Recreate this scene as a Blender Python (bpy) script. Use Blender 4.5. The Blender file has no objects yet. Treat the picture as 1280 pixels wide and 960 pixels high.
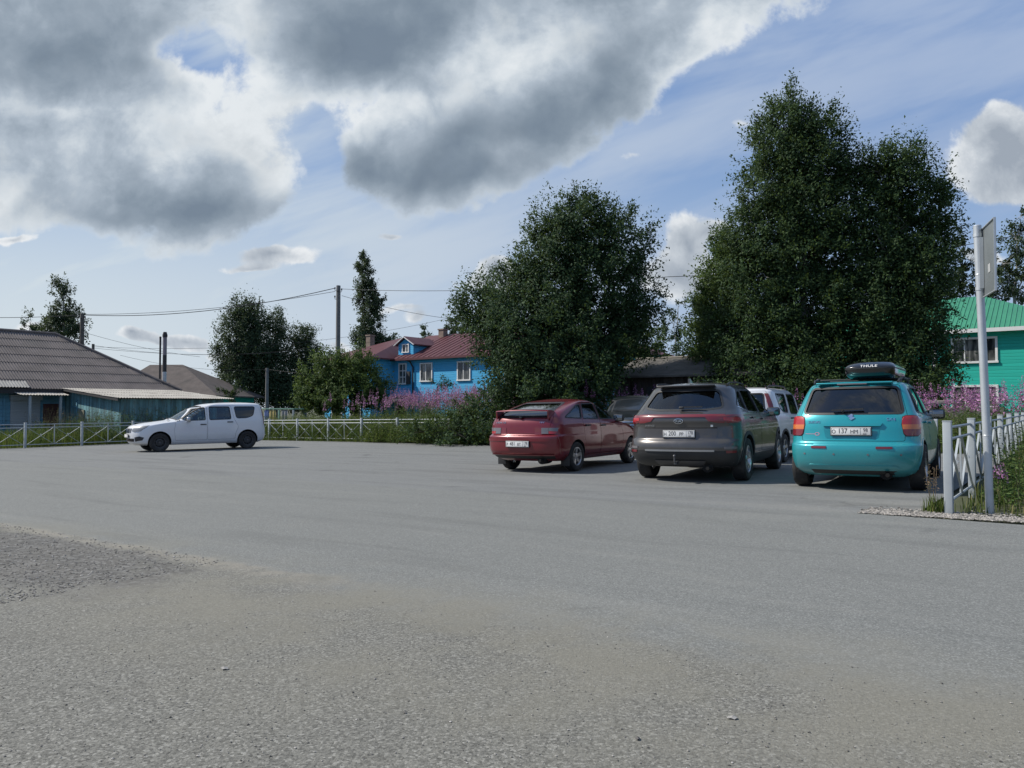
import bpy, bmesh, math, random
import numpy as np
from mathutils import Vector, Matrix, geometry
from mathutils.bvhtree import BVHTree
R = math.radians
random.seed(7)
rng = np.random.default_rng(11)
sc = bpy.context.scene
COL = sc.collection

# ------------------------------------------------------------------ camera model (used to place things from the photograph)
F, PITCH, HC = 950.0, 0.0302, 1.17
GX, GY = 0.0129, -0.0072
def gz(x, y):
    """height of the gently tilted ground"""
    return GX*max(-60, min(60, x)) + GY*max(-20, min(70, y))
def ray(px, py):
    u, v = (px-640)/F, (480-py)/F
    c, s = math.cos(PITCH), math.sin(PITCH)
    return Vector((u, c - v*s, s + v*c))
def at(px, py, Y):
    d = ray(px, py); t = Y/d.y
    return Vector((d.x*t, Y, HC+d.z*t))
def on_ground(px, py):
    d = ray(px, py)
    t = 5.0
    for _ in range(40):
        x, y = d.x*t, d.y*t
        t = (gz(x, y)-HC)/d.z if d.z < -1e-4 else t
    return Vector((d.x*t, d.y*t, gz(d.x*t, d.y*t)))

# ------------------------------------------------------------------ object helpers
def link(o, parent=None):
    COL.objects.link(o)
    if parent is not None: o.parent = parent
    return o
def tag(o, label=None, cat=None, group=None, kind=None):
    if label: o['label'] = label
    if cat: o['category'] = cat
    if group: o['group'] = group
    if kind: o['kind'] = kind
    return o
def thing(name, loc, label, cat, group=None, rz=0.0):
    o = bpy.data.objects.new(name, None); o.empty_display_size = .2
    link(o); o.location = loc; o.rotation_euler = (0, 0, rz)
    return tag(o, label, cat, group)
def children(o): return [c for c in COL.objects if c.parent == o]
def copy_tree(o, parent=None, kids=None):
    if kids is None:
        kids = {}
        for c in COL.objects:
            if c.parent: kids.setdefault(c.parent.name, []).append(c)
    c = o.copy(); COL.objects.link(c); c.parent = parent
    for ch in kids.get(o.name, []): copy_tree(ch, c, kids)
    return c

class MB:
    """collects shapes, then links them as ONE mesh object"""
    def __init__(s): s.v = []; s.f = []; s.m = []; s.sm = []
    def add(s, vs, fs, mi=0, smooth=False):
        b = len(s.v); s.v += [tuple(p) for p in vs]
        for f in fs: s.f.append(tuple(i+b for i in f)); s.m.append(mi); s.sm.append(smooth)
        return s
    def box(s, c, size, rot=None, mi=0):
        hx, hy, hz = size[0]/2, size[1]/2, size[2]/2
        vs = [Vector((x, y, z)) for x in (-hx, hx) for y in (-hy, hy) for z in (-hz, hz)]
        if rot is not None: vs = [rot @ p for p in vs]
        c = Vector(c); vs = [p+c for p in vs]
        return s.add(vs, [(0,1,3,2),(4,6,7,5),(0,4,5,1),(2,3,7,6),(0,2,6,4),(1,5,7,3)], mi)
    def rbox(s, c, size, r=.02, n=3, rot=None, mi=0):
        """box with rounded edges"""
        bm = bmesh.new(); bmesh.ops.create_cube(bm, size=1)
        for p in bm.verts: p.co = Vector((p.co.x*size[0], p.co.y*size[1], p.co.z*size[2]))
        bmesh.ops.bevel(bm, geom=bm.edges[:], offset=r, segments=n, profile=.5, affect='EDGES')
        c = Vector(c)
        vs = [((rot @ p.co) if rot is not None else p.co)+c for p in bm.verts]
        bm.verts.index_update()
        fs = [tuple(q.index for q in f.verts) for f in bm.faces]; bm.free()
        return s.add(vs, fs, mi, True)
    def bar(s, a, b, w, h=None, mi=0):
        a, b = Vector(a), Vector(b); d = b-a; L = d.length
        rot = d.to_track_quat('Z', 'Y').to_matrix()
        return s.box((a+b)/2, (w, h or w, L), rot, mi)
    def tube(s, pts, radii, n=8, mi=0, cap=True):
        pts = [Vector(p) for p in pts]
        if not hasattr(radii, '__len__'): radii = [radii]*len(pts)
        vs = []; fs = []
        up = None
        for i, p in enumerate(pts):
            t = (pts[min(i+1, len(pts)-1)]-pts[max(i-1, 0)]).normalized()
            if up is None:
                up = t.orthogonal().normalized()
            up = (up - t*up.dot(t)).normalized(); w = t.cross(up)
            for k in range(n):
                a = 2*math.pi*k/n
                vs.append(p + (up*math.cos(a)+w*math.sin(a))*radii[i])
        for i in range(len(pts)-1):
            for k in range(n):
                fs.append((i*n+k, i*n+(k+1) % n, (i+1)*n+(k+1) % n, (i+1)*n+k))
        if cap: fs.append(tuple(range(n))[::-1]); fs.append(tuple((len(pts)-1)*n+k for k in range(n)))
        return s.add(vs, fs, mi, True)
    def lathe(s, prof, n=24, axis='y', c=(0, 0, 0), mi=0):
        """prof: list of (r, h) revolved about axis"""
        vs = []; fs = []; c = Vector(c)
        for r, h in prof:
            for k in range(n):
                a = 2*math.pi*k/n
                if axis == 'y': vs.append(c+Vector((r*math.cos(a), h, r*math.sin(a))))
                elif axis == 'z': vs.append(c+Vector((r*math.cos(a), r*math.sin(a), h)))
                else: vs.append(c+Vector((h, r*math.cos(a), r*math.sin(a))))
        for i in range(len(prof)-1):
            for k in range(n): fs.append((i*n+k, i*n+(k+1) % n, (i+1)*n+(k+1) % n, (i+1)*n+k))
        return s.add(vs, fs, mi, True)
    def poly_prism(s, pts, d, mi=0):
        """pts: list of Vectors of a planar polygon; d: extrusion Vector"""
        n = len(pts); pts = [Vector(p) for p in pts]; d = Vector(d)
        vs = pts+[p+d for p in pts]
        fs = [tuple(range(n))[::-1], tuple(range(n, 2*n))]+[(i, (i+1) % n, n+(i+1) % n, n+i) for i in range(n)]
        return s.add(vs, fs, mi)
    def build(s, name, mats, parent=None, loc=None, fix=True):
        me = bpy.data.meshes.new(name); me.from_pydata(s.v, [], s.f)
        mats = mats if isinstance(mats, (list, tuple)) else [mats]
        for m in mats: me.materials.append(m)
        me.polygons.foreach_set('material_index', s.m); me.polygons.foreach_set('use_smooth', s.sm)
        if fix:
            bm = bmesh.new(); bm.from_mesh(me); bmesh.ops.recalc_face_normals(bm, faces=bm.faces[:]); bm.to_mesh(me); bm.free()
            me.set_sharp_from_angle(angle=R(38))
        me.update()
        o = bpy.data.objects.new(name, me); link(o, parent)
        if loc is not None: o.location = loc
        return o

def np_mesh(name, V, Q, mats, parent=None, loc=None, smooth=False, mi=None):
    """V (n,3), Q (m,k) faces of k corners"""
    me = bpy.data.meshes.new(name)
    V = np.ascontiguousarray(V, dtype=np.float32); Q = np.ascontiguousarray(Q, dtype=np.int32)
    m, k = Q.shape
    me.vertices.add(len(V)); me.vertices.foreach_set('co', V.ravel())
    me.loops.add(m*k); me.loops.foreach_set('vertex_index', Q.ravel())
    me.polygons.add(m); me.polygons.foreach_set('loop_start', np.arange(0, m*k, k, dtype=np.int32))
    me.polygons.foreach_set('use_smooth', np.full(m, smooth))
    mats = mats if isinstance(mats, (list, tuple)) else [mats]
    for x in mats: me.materials.append(x)
    if mi is not None: me.polygons.foreach_set('material_index', np.ascontiguousarray(mi, dtype=np.int32))
    me.update(calc_edges=True); me.validate()
    o = bpy.data.objects.new(name, me); link(o, parent)
    if loc is not None: o.location = loc
    return o

def text_mesh(s, size, extrude=.001, align='CENTER', sx=1.0):
    """mesh verts/faces of a word; lies in local xy, facing +z"""
    cu = bpy.data.curves.new('lettering', 'FONT'); cu.body = s; cu.size = size; cu.extrude = extrude
    cu.align_x = align; cu.align_y = 'CENTER'; cu.resolution_u = 3
    o = bpy.data.objects.new('lettering_tmp', cu); COL.objects.link(o)
    dg = bpy.context.evaluated_depsgraph_get(); me = o.evaluated_get(dg).to_mesh()
    vs = [Vector((p.co.x*sx, p.co.y, p.co.z)) for p in me.vertices]; fs = [tuple(p.vertices) for p in me.polygons]
    o.evaluated_get(dg).to_mesh_clear(); bpy.data.objects.remove(o); bpy.data.curves.remove(cu)
    return vs, fs

# ------------------------------------------------------------------ materials
class NT:
    def __init__(s, nt): s.nt = nt
    def n(s, t, **kw):
        x = s.nt.nodes.new(t)
        for k, v in kw.items(): setattr(x, k, v)
        return x
    def l(s, a, b): s.nt.links.new(a, b)
    def val(s, sock, v):
        if hasattr(v, 'links'): s.l(v, sock)
        else:
            sock.default_value = v
    def math(s, op, a, b=0.0, c=None, clamp=False):
        x = s.n('ShaderNodeMath', operation=op); x.use_clamp = clamp
        s.val(x.inputs[0], a); s.val(x.inputs[1], b)
        if c is not None: s.val(x.inputs[2], c)
        return x.outputs[0]
    def vmath(s, op, a, b=(0, 0, 0)):
        x = s.n('ShaderNodeVectorMath', operation=op); s.val(x.inputs[0], a); s.val(x.inputs[1], b)
        return x.outputs['Value'] if op in ('LENGTH', 'DOT_PRODUCT', 'DISTANCE') else x.outputs[0]
    def noise(s, vec, scale, detail=4, rough=.55, dist=0.0, dim='3D'):
        x = s.n('ShaderNodeTexNoise', noise_dimensions=dim)
        if vec is not None: s.l(vec, x.inputs['Vector'])
        x.inputs['Scale'].default_value = scale; x.inputs['Detail'].default_value = detail
        x.inputs['Roughness'].default_value = rough; x.inputs['Distortion'].default_value = dist
        return x.outputs['Fac']
    def ramp(s, fac, stops, interp='LINEAR'):
        x = s.n('ShaderNodeValToRGB'); cr = x.color_ramp; cr.interpolation = interp
        while len(cr.elements) < len(stops): cr.elements.new(.5)
        for e, (p, c) in zip(cr.elements, stops):
            e.position = p; e.color = tuple(c)+(1,) if hasattr(c, '__len__') else (c, c, c, 1)
        s.val(x.inputs[0], fac); return x.outputs[0]
    def mix(s, fac, a, b, blend='MIX'):
        x = s.n('ShaderNodeMix', data_type='RGBA', blend_type=blend)
        s.val(x.inputs[0], fac)
        for k, v in ((6, a), (7, b)):
            if hasattr(v, 'links'): s.l(v, x.inputs[k])
            else: x.inputs[k].default_value = tuple(v)+(1,) if len(v) == 3 else v
        return x.outputs[2]
    def smooth(s, v, a, b):
        x = s.n('ShaderNodeMapRange', interpolation_type='SMOOTHSTEP')
        s.val(x.inputs[0], v); x.inputs[1].default_value = a; x.inputs[2].default_value = b
        return x.outputs[0]
    def map(s, vec, scale=(1, 1, 1), rot=(0, 0, 0), loc=(0, 0, 0)):
        x = s.n('ShaderNodeMapping'); s.l(vec, x.inputs[0]); x.inputs['Scale'].default_value = scale
        x.inputs['Rotation'].default_value = rot; x.inputs['Location'].default_value = loc
        return x.outputs[0]
    def sep(s, vec):
        x = s.n('ShaderNodeSeparateXYZ'); s.l(vec, x.inputs[0]); return x.outputs
    def comb(s, x, y, z):
        k = s.n('ShaderNodeCombineXYZ'); s.val(k.inputs[0], x); s.val(k.inputs[1], y); s.val(k.inputs[2], z); return k.outputs[0]

def new_mat(name):
    m = bpy.data.materials.new(name); m.use_nodes = True; nt = m.node_tree
    b = nt.nodes['Principled BSDF']
    return m, NT(nt), b
def mat(name, base, rough=.6, metal=0.0, var=.12, scale=3.0, bump=0.0, bscale=None, coat=0.0, spec=.5, dirt=None, dirt_amt=.5, dscale=1.5):
    m, t, b = new_mat(name)
    tc = t.n('ShaderNodeTexCoord').outputs['Object']
    n1 = t.noise(tc, scale, 6, .6)
    lo = tuple(c*(1-var) for c in base); hi = tuple(min(1, c*(1+var)) for c in base)
    col = t.ramp(n1, [(.3, lo), (.7, hi)])
    if dirt is not None:
        n2 = t.noise(tc, dscale, 8, .65)
        col = t.mix(t.math('MULTIPLY', t.smooth(n2, .45, .75), dirt_amt), col, dirt)
    t.l(col, b.inputs['Base Color'])
    b.inputs['Roughness'].default_value = rough; b.inputs['Metallic'].default_value = metal
    b.inputs['Specular IOR Level'].default_value = spec
    b.inputs['Coat Weight'].default_value = coat; b.inputs['Coat Roughness'].default_value = .04
    if bump:
        bp = t.n('ShaderNodeBump'); bp.inputs['Strength'].default_value = bump; bp.inputs['Distance'].default_value = .01
        t.l(t.noise(tc, bscale or scale*6, 6, .6), bp.inputs['Height']); t.l(bp.outputs[0], b.inputs['Normal'])
    return m
def paint(name, base, metal=.0, rough=.35, flake=.0, dust=(.30, .28, .25), dust_amt=.25):
    """car paint with clear coat and a film of road dust low down"""
    m, t, b = new_mat(name)
    tc = t.n('ShaderNodeTexCoord').outputs['Object']
    z = t.sep(tc)[2]
    n = t.noise(tc, 4, 6, .6)
    low = t.math('MULTIPLY', t.smooth(z, .75, .15), t.math('MULTIPLY_ADD', n, .8, .3))
    f = t.math('MULTIPLY_ADD', low, dust_amt, t.math('MULTIPLY', t.smooth(n, .45, .8), dust_amt*.25), clamp=True)
    t.l(t.mix(f, base, dust), b.inputs['Base Color'])
    b.inputs['Metallic'].default_value = metal
    t.l(t.math('MULTIPLY_ADD', f, .4, rough), b.inputs['Roughness'])
    b.inputs['Coat Weight'].default_value = .8
    t.l(t.math('MULTIPLY_ADD', f, .5, .05), b.inputs['Coat Roughness'])
    return m
def glass(name, tint, refl=1.0):
    m, t, b = new_mat(name)
    nt = t.nt; out = nt.nodes['Material Output']; nt.nodes.remove(b)
    tr = t.n('ShaderNodeBsdfTransparent'); tr.inputs[0].default_value = tuple(tint)+(1,)
    gl = t.n('ShaderNodeBsdfGlossy'); gl.inputs['Roughness'].default_value = .03; gl.inputs[0].default_value = (.95, .97, 1, 1)
    fr = t.n('ShaderNodeFresnel'); fr.inputs[0].default_value = 1.52
    mx = t.n('ShaderNodeMixShader')
    t.l(t.math('MULTIPLY_ADD', fr.outputs[0], 1.0*refl, .03, clamp=True), mx.inputs[0])
    t.l(tr.outputs[0], mx.inputs[1]); t.l(gl.outputs[0], mx.inputs[2]); t.l(mx.outputs[0], out.inputs[0])
    return m
def lens(name, base, rough=.08, sub=0.0):
    m, t, b = new_mat(name)
    b.inputs['Base Color'].default_value = tuple(base)+(1,); b.inputs['Roughness'].default_value = .35
    tc = t.n('ShaderNodeTexCoord').outputs['Object']
    w = t.n('ShaderNodeTexWave', wave_type='BANDS', bands_direction='Z'); w.inputs['Scale'].default_value = 18
    t.l(tc, w.inputs['Vector'])
    t.l(t.mix(w.outputs['Fac'], tuple(c*.7 for c in base), base), b.inputs['Base Color'])
    b.inputs['Coat Weight'].default_value = 1; b.inputs['Coat Roughness'].default_value = .05
    return m
M = {}
M['black_plastic'] = mat('black_plastic', (.022, .023, .024), .55, var=.2)
M['rubber'] = mat('tyre_rubber', (.021, .021, .021), .85, var=.3, scale=12, dirt=(.10, .095, .085), dirt_amt=.45, dscale=5)
M['well'] = mat('wheel_well_black', (.008, .008, .008), .95)
M['chrome'] = mat('chrome', (.75, .76, .78), .12, 1.0, var=.02)
M['alloy'] = mat('alloy', (.50, .51, .53), .3, .9, var=.1, dirt=(.2, .18, .16), dirt_amt=.4)
M['dark_alloy'] = mat('dark_alloy', (.10, .10, .105), .45, .6, var=.15)
M['steel_wheel'] = mat('steel_wheel', (.045, .046, .048), .5, .3, var=.2)
M['seat'] = mat('seat_fabric', (.10, .105, .11), .9)
M['trim'] = mat('cabin_trim', (.03, .03, .032), .85)
M['glass'] = glass('clear_glass', (.72, .78, .77), .8)
M['glass_tint'] = glass('tinted_glass', (.05, .055, .055), 1.3)
M['glass_mid'] = glass('half_tinted_glass', (.22, .26, .25), 1.1)
M['red_lens'] = lens('red_lens', (.42, .012, .016))
M['dark_red_lens'] = lens('dark_red_lens', (.17, .008, .014))
M['orange_lens'] = lens('orange_lens', (.62, .16, .03))
M['clear_lens'] = lens('clear_lens', (.50, .52, .53))
M['lamp_lens'] = lens('lamp_lens', (.24, .25, .26))
M['smoke_lens'] = lens('smoke_lens', (.16, .15, .16))
M['plate_white'] = mat('plate_white', (.74, .74, .72), .4, var=.05, dirt=(.4, .37, .33), dirt_amt=.4, dscale=8)
M['ink'] = mat('plate_black', (.012, .012, .014), .5)
M['mirror_glass'] = mat('mirror_glass', (.22, .23, .24), .05, 1.0, var=.01)
# ------------------------------------------------------------------ cars
# local frame: origin on the ground under the rear axle, x forward, y left, z up
def pchip(xs, ys, q):
    xs = np.asarray(xs, float); ys = np.asarray(ys, float); h = np.diff(xs); d = np.diff(ys)/h
    m = np.zeros_like(ys); m[0] = d[0]; m[-1] = d[-1]
    for i in range(1, len(xs)-1):
        if d[i-1]*d[i] > 0:
            w1 = 2*h[i]+h[i-1]; w2 = h[i]+2*h[i-1]; m[i] = (w1+w2)/(w1/d[i-1]+w2/d[i])
    i = np.clip(np.searchsorted(xs, q)-1, 0, len(h)-1); t = (q-xs[i])/h[i]
    return ((2*t**3-3*t**2+1)*ys[i]+(t**3-2*t**2+t)*h[i]*m[i]+(-2*t**3+3*t**2)*ys[i+1]+(t**3-t**2)*h[i]*m[i+1])
def resample(pts, n):
    pts = np.asarray(pts); s = np.r_[0, np.cumsum(np.linalg.norm(np.diff(pts, axis=0), axis=1))]
    q = np.linspace(0, s[-1], n); return np.c_[np.interp(q, s, pts[:, 0]), np.interp(q, s, pts[:, 1])]
def outline(xr, xf, W, rs, rc, fs, fc, p=3.4, pf=2.6, bow=.035, nr=14, ns=22, nf=14):
    """half plan outline of one height slice, rear centre -> side -> front centre"""
    th = np.linspace(0, math.pi/2, 60)
    y = W*np.sin(th)**(2/p); x = xr+rc*(1-np.cos(th)**(2/p))+rs*(y/W)**2
    A = resample(np.c_[x, y], nr)
    y2 = W*np.sin(th[::-1])**(2/pf); x2 = xf-fc*(1-np.cos(th[::-1])**(2/pf))-fs*(y2/W)**2
    B = resample(np.c_[x2, y2], nf)
    S = np.c_[np.linspace(A[-1, 0], B[0, 0], ns+2)[1:-1], np.full(ns, W)]
    H = np.vstack([A, S, B]); L = max(xf-xr, .1); xm = (xf+xr)/2
    H[:, 1] *= 1-bow*np.abs((H[:, 0]-xm)/(L/2))**2.6
    H[0, 1] = 0; H[-1, 1] = 0
    return H
def make_solid(keys, crown=.03, per=5, cap=7, **kw):
    """keys: rows (z, xr, xf, W, rs, rc, fs, fc); returns verts, quads of a closed smooth body"""
    K = np.array(keys, float); s = np.arange(len(K)); q = np.linspace(0, len(K)-1, (len(K)-1)*per+1)
    P = np.stack([pchip(s, K[:, j], q) for j in range(K.shape[1])], 1)
    rings = []
    for z, xr, xf, W, rs, rc, fs, fc in P:
        H = outline(xr, xf, W, rs, rc, fs, fc, **kw)
        full = np.vstack([H, (H[1:-1]*[1, -1])[::-1]])
        rings.append(np.c_[full, np.full(len(full), z)])
    n = len(rings[0]); top = rings[-1]; bot = rings[0]
    def capring(rg, k, dz):
        c = (rg[0]+rg[len(rg)//2])/2
        return np.c_[c[0]+(rg[:, 0]-c[0])*k, rg[:, 1]*k, rg[:, 2]+dz]
    tops = [capring(top, k, crown*(1-k*k)) for k in np.linspace(1, 0, cap+1)[1:-1]]
    bots = [capring(bot, k, 0) for k in (.6, .2)]
    allr = bots[::-1]+rings+tops
    V = np.vstack(allr); Q = []
    for i in range(len(allr)-1):
        for k in range(n): Q.append((i*n+k, i*n+(k+1) % n, (i+1)*n+(k+1) % n, (i+1)*n+k))
    b0 = len(V); cb = bots[-1].mean(0); ct = tops[-1].mean(0); ct[2] = top[0, 2]+crown
    V = np.vstack([V, cb, ct])
    for k in range(n): Q.append((b0, (k+1) % n, k)); Q.append((b0+1, len(allr)*n-n+k, len(allr)*n-n+(k+1) % n))
    return V, Q
def inset_poly(P, d):
    """shrink a 2-D polygon by d (grow when d < 0)"""
    P = [Vector(p) for p in P]; n = len(P)
    A = sum(P[i].x*P[(i+1) % n].y-P[(i+1) % n].x*P[i].y for i in range(n))
    sg = 1 if A > 0 else -1; out = []
    for i in range(n):
        e1 = (P[i]-P[i-1]).normalized(); e2 = (P[(i+1) % n]-P[i]).normalized()
        n1 = Vector((-e1.y, e1.x))*sg; n2 = Vector((-e2.y, e2.x))*sg
        b = n1+n2; k = b.dot(n1)
        out.append(tuple(P[i]+b*(d/max(k, .35))))
    return out
def round_poly(P, r, n=4):
    """round the corners of a 2-D polygon"""
    P = [Vector(p) for p in P]; m = len(P); out = []
    for i in range(m):
        a, b, c = P[i-1], P[i], P[(i+1) % m]
        k = min(r, (a-b).length*.45, (c-b).length*.45)
        p, q = b+(a-b).normalized()*k, b+(c-b).normalized()*k
        for j in range(n+1):
            t = j/n; out.append(tuple(p*(1-t)**2+b*2*t*(1-t)+q*t*t))
    return out
def in_poly(x, y, P):
    c = False; n = len(P)
    for i in range(n):
        x1, y1 = P[i]; x2, y2 = P[i-1]
        if (y1 > y) != (y2 > y) and x < (x2-x1)*(y-y1)/(y2-y1)+x1: c = not c
    return c
def densify(P, step):
    out = []
    for i in range(len(P)):
        a, b = Vector(P[i]), Vector(P[(i+1) % len(P)]); k = max(1, int((b-a).length/step))
        out += [tuple(a.lerp(b, j/k)) for j in range(k)]
    return out

class Body:
    """a smooth car solid that panels, lamps, windows and cut-outs are shaped from"""
    def __init__(s, keys, **kw):
        V, Q = make_solid(keys, **kw)
        s.V = [Vector(p) for p in V]; s.Q = Q
        me = bpy.data.meshes.new('body'); me.from_pydata([tuple(p) for p in V], [], Q)
        bm = bmesh.new(); bm.from_mesh(me); bmesh.ops.recalc_face_normals(bm, faces=bm.faces[:]); bm.to_mesh(me)
        bmesh.ops.triangulate(bm, faces=bm.faces[:]); bm.verts.ensure_lookup_table()
        bm.verts.index_update(); bm.normal_update()
        s.me = me; s.vn = [p.normal.copy() for p in bm.verts]; s.vc = [p.co.copy() for p in bm.verts]
        s.tri = [tuple(q.index for q in f.verts) for f in bm.faces]
        s.bvh = BVHTree.FromPolygons([tuple(c) for c in s.vc], s.tri); bm.free()
    def normal(s, p):
        loc, nn, i, d = s.bvh.find_nearest(p)
        if i is None: return Vector((0, 0, 1))
        a, b, c = s.tri[i]
        w = geometry.barycentric_transform(loc, s.vc[a], s.vc[b], s.vc[c], Vector((1, 0, 0)), Vector((0, 1, 0)), Vector((0, 0, 1)))
        return (s.vn[a]*w.x+s.vn[b]*w.y+s.vn[c]*w.z).normalized()
    def frame(s, az, tilt=0):
        """az 0: seen from behind, 90: from the right side, 180: from the front, -90: from the left; tilt>0: from above"""
        a = R(az); t = R(tilt)
        d = Vector((math.cos(a)*math.cos(t), math.sin(a)*math.cos(t), -math.sin(t)))
        side = Vector((math.sin(a), -math.cos(a), 0)); up = side.cross(d)
        if up.z < 0: up = -up
        return d, side, up
    def patch(s, P, az, off=.0, thick=.02, holes=(), step=.06, tilt=0, out=0.0):
        """closed panel that follows the body inside outline P (side, up); returns verts, faces, normals of the outer skin"""
        d, side, up = s.frame(az, tilt)
        loops = [densify(P, step)]+[densify(h, step) for h in holes]
        pts = []; edges = []
        for lp in loops:
            b = len(pts); pts += [Vector(p) for p in lp]; edges += [(b+i, b+(i+1) % len(lp)) for i in range(len(lp))]
        xs = [p.x for p in pts]; ys = [p.y for p in pts]
        x = min(xs)+step*.5
        nb = len(pts)
        inner = inset_poly(P, step*.3)
        while x < max(xs):
            y = min(ys)+step*.5
            while y < max(ys):
                if in_poly(x, y, P) and not any(in_poly(x, y, h) for h in holes): pts.append(Vector((x, y)))
                y += step
            x += step
        v2, e2, f2, *_ = geometry.delaunay_2d_cdt(pts, edges, [], 0, 1e-5)
        tris = []
        for f in f2:
            cx = sum(v2[i].x for i in f)/len(f); cy = sum(v2[i].y for i in f)/len(f)
            if in_poly(cx, cy, P) and not any(in_poly(cx, cy, h) for h in holes): tris.append(tuple(f))
        base = []; last = None
        for p in v2:
            o = side*p.x+up*p.y-d*4
            loc, nn, i, dist = s.bvh.ray_cast(o, d)
            base.append(loc)
        if any(b is None for b in base): s.miss = getattr(s, 'miss', 0)+1
        good = [b for b in base if b is not None]
        for i, b in enumerate(base):
            if b is None:
                q = side*v2[i].x+up*v2[i].y
                j = min(good, key=lambda g: (g-q-d*(g-q).dot(d)).length)
                base[i] = q+d*((j-q).dot(d))
        nr = [s.normal(b) for b in base]
        outer = [b+n*off-d*out for b, n in zip(base, nr)]
        inn = [o+d*thick for o in outer] if thick > 0 else []
        n = len(outer); fs = []
        for t in tris:
            a, b, c = (outer[i] for i in t[:3])
            if (b-a).cross(c-a).dot(d) > 0: t = t[::-1]
            fs.append(t)
        skin = len(fs)
        if thick > 0:
            cnt = {}
            for t in fs:
                for i in range(len(t)):
                    e = (t[i], t[(i+1) % len(t)]); cnt[e] = 1
            bound = [e for e in cnt if (e[1], e[0]) not in cnt]
            fs += [tuple(i+n for i in t[::-1]) for t in fs[:skin]]
            fs += [(b, a, a+n, b+n) for a, b in bound]
        return outer+inn, fs, nr, skin
    def panel(s, name, P, az, m, parent, mirror=False, **kw):
        obs = []
        for sg in ((1, -1) if mirror else (1,)):
            if sg == 1: v, f, nr, skin = s.patch(P, az, **kw)
            else:
                v, f, nr, skin = s.patch([(-a, b) for a, b in P][::-1], -az, **{**kw, 'holes': [[(-a, b) for a, b in h][::-1] for h in kw.get('holes', ())]})
            me = bpy.data.meshes.new(name); me.from_pydata(v, [], f); me.materials.append(m)
            n = len(nr); ln = []
            for k, p in enumerate(me.polygons):
                p.use_smooth = k < skin
                for vi in p.vertices: ln.append(tuple(nr[vi]) if k < skin else (0, 0, 0))
            me.normals_split_custom_set(ln)
            o = bpy.data.objects.new(name, me); link(o, parent); obs.append(o)
        return obs
    def cutter(s, P, az, off=.06, depth=.09, mirror=False, holes=(), tilt=0):
        res = []
        for sg in ((1, -1) if mirror else (1,)):
            Q = P if sg == 1 else [(-a, b) for a, b in P][::-1]
            H = holes if sg == 1 else [[(-a, b) for a, b in h][::-1] for h in holes]
            v, f, nr, sk = s.patch(Q, az*sg, off=0, out=off, thick=off+depth, step=.12, holes=H, tilt=tilt)
            res.append((v, f))
        return res
    def carve(s, name, groups, mats, parent):
        """body minus groups of cutters; returns the body object, outer skin shaded from the smooth solid"""
        me = s.me.copy(); ob = bpy.data.objects.new(name, me); link(ob, parent)
        for m in mats: me.materials.append(m)
        for cuts in groups:
            bm = bmesh.new(); bm.from_mesh(me); vol0 = bm.calc_volume(); bm.free()
            for attempt in range(8):
                vv = []; ff = []; jr = random.Random(attempt); k = 2e-4+attempt*4e-4
                for v, f in cuts:
                    b = len(vv); j = Vector((jr.uniform(-k, k), jr.uniform(-k, k), jr.uniform(-k, k)))
                    vv += [tuple(p+j) if isinstance(p, Vector) else tuple(Vector(p)+j) for p in v]; ff += [tuple(i+b for i in t) for t in f]
                cm = bpy.data.meshes.new('cutter'); cm.from_pydata(vv, [], ff)
                bm = bmesh.new(); bm.from_mesh(cm); bmesh.ops.recalc_face_normals(bm, faces=bm.faces[:]); bm.to_mesh(cm); bm.free()
                for m in mats: cm.materials.append(m)
                cm.polygons.foreach_set('material_index', [1]*len(cm.polygons))
                co = bpy.data.objects.new('cutter', cm); COL.objects.link(co)
                md = ob.modifiers.new('b', 'BOOLEAN'); md.operation = 'DIFFERENCE'; md.solver = 'EXACT' if attempt < 4 else 'FAST'; md.object = co
                dg = bpy.context.evaluated_depsgraph_get(); dg.update()
                new = bpy.data.meshes.new_from_object(ob.evaluated_get(dg))
                ob.modifiers.clear(); bpy.data.objects.remove(co)
                bm = bmesh.new(); bm.from_mesh(new); bmesh.ops.remove_doubles(bm, verts=bm.verts[:], dist=3e-5); bmesh.ops.dissolve_degenerate(bm, edges=bm.edges[:], dist=2e-5)
                bad = sum(not e.is_manifold for e in bm.edges); vol = bm.calc_volume(); bm.to_mesh(new); bm.free()
                if not (.3*vol0 < vol < vol0*1.0001): bad += 1000
                if bad < 1000: break
            if bad or attempt: print('CARVE', name, groups.index(cuts), bad, attempt)
            if bad: continue
            ob.data = new; me = new
        me.name = name
        ln = []
        for p in me.polygons:
            if p.material_index == 0:
                p.use_smooth = True
                for vi in p.vertices: ln.append(tuple(s.normal(me.vertices[vi].co)))
            else:
                for vi in p.vertices: ln.append((0, 0, 0))
        me.normals_split_custom_set(ln)
        return ob
def cyl_cut(x, z, r, y0, y1, n=40):
    v = [(x+r*math.cos(2*math.pi*k/n), y, z+r*math.sin(2*math.pi*k/n)) for y in (y0, y1) for k in range(n)]
    f = [tuple(range(n))[::-1], tuple(range(n, 2*n))]+[(k, (k+1) % n, n+(k+1) % n, n+k) for k in range(n)]
    return v, f

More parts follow.
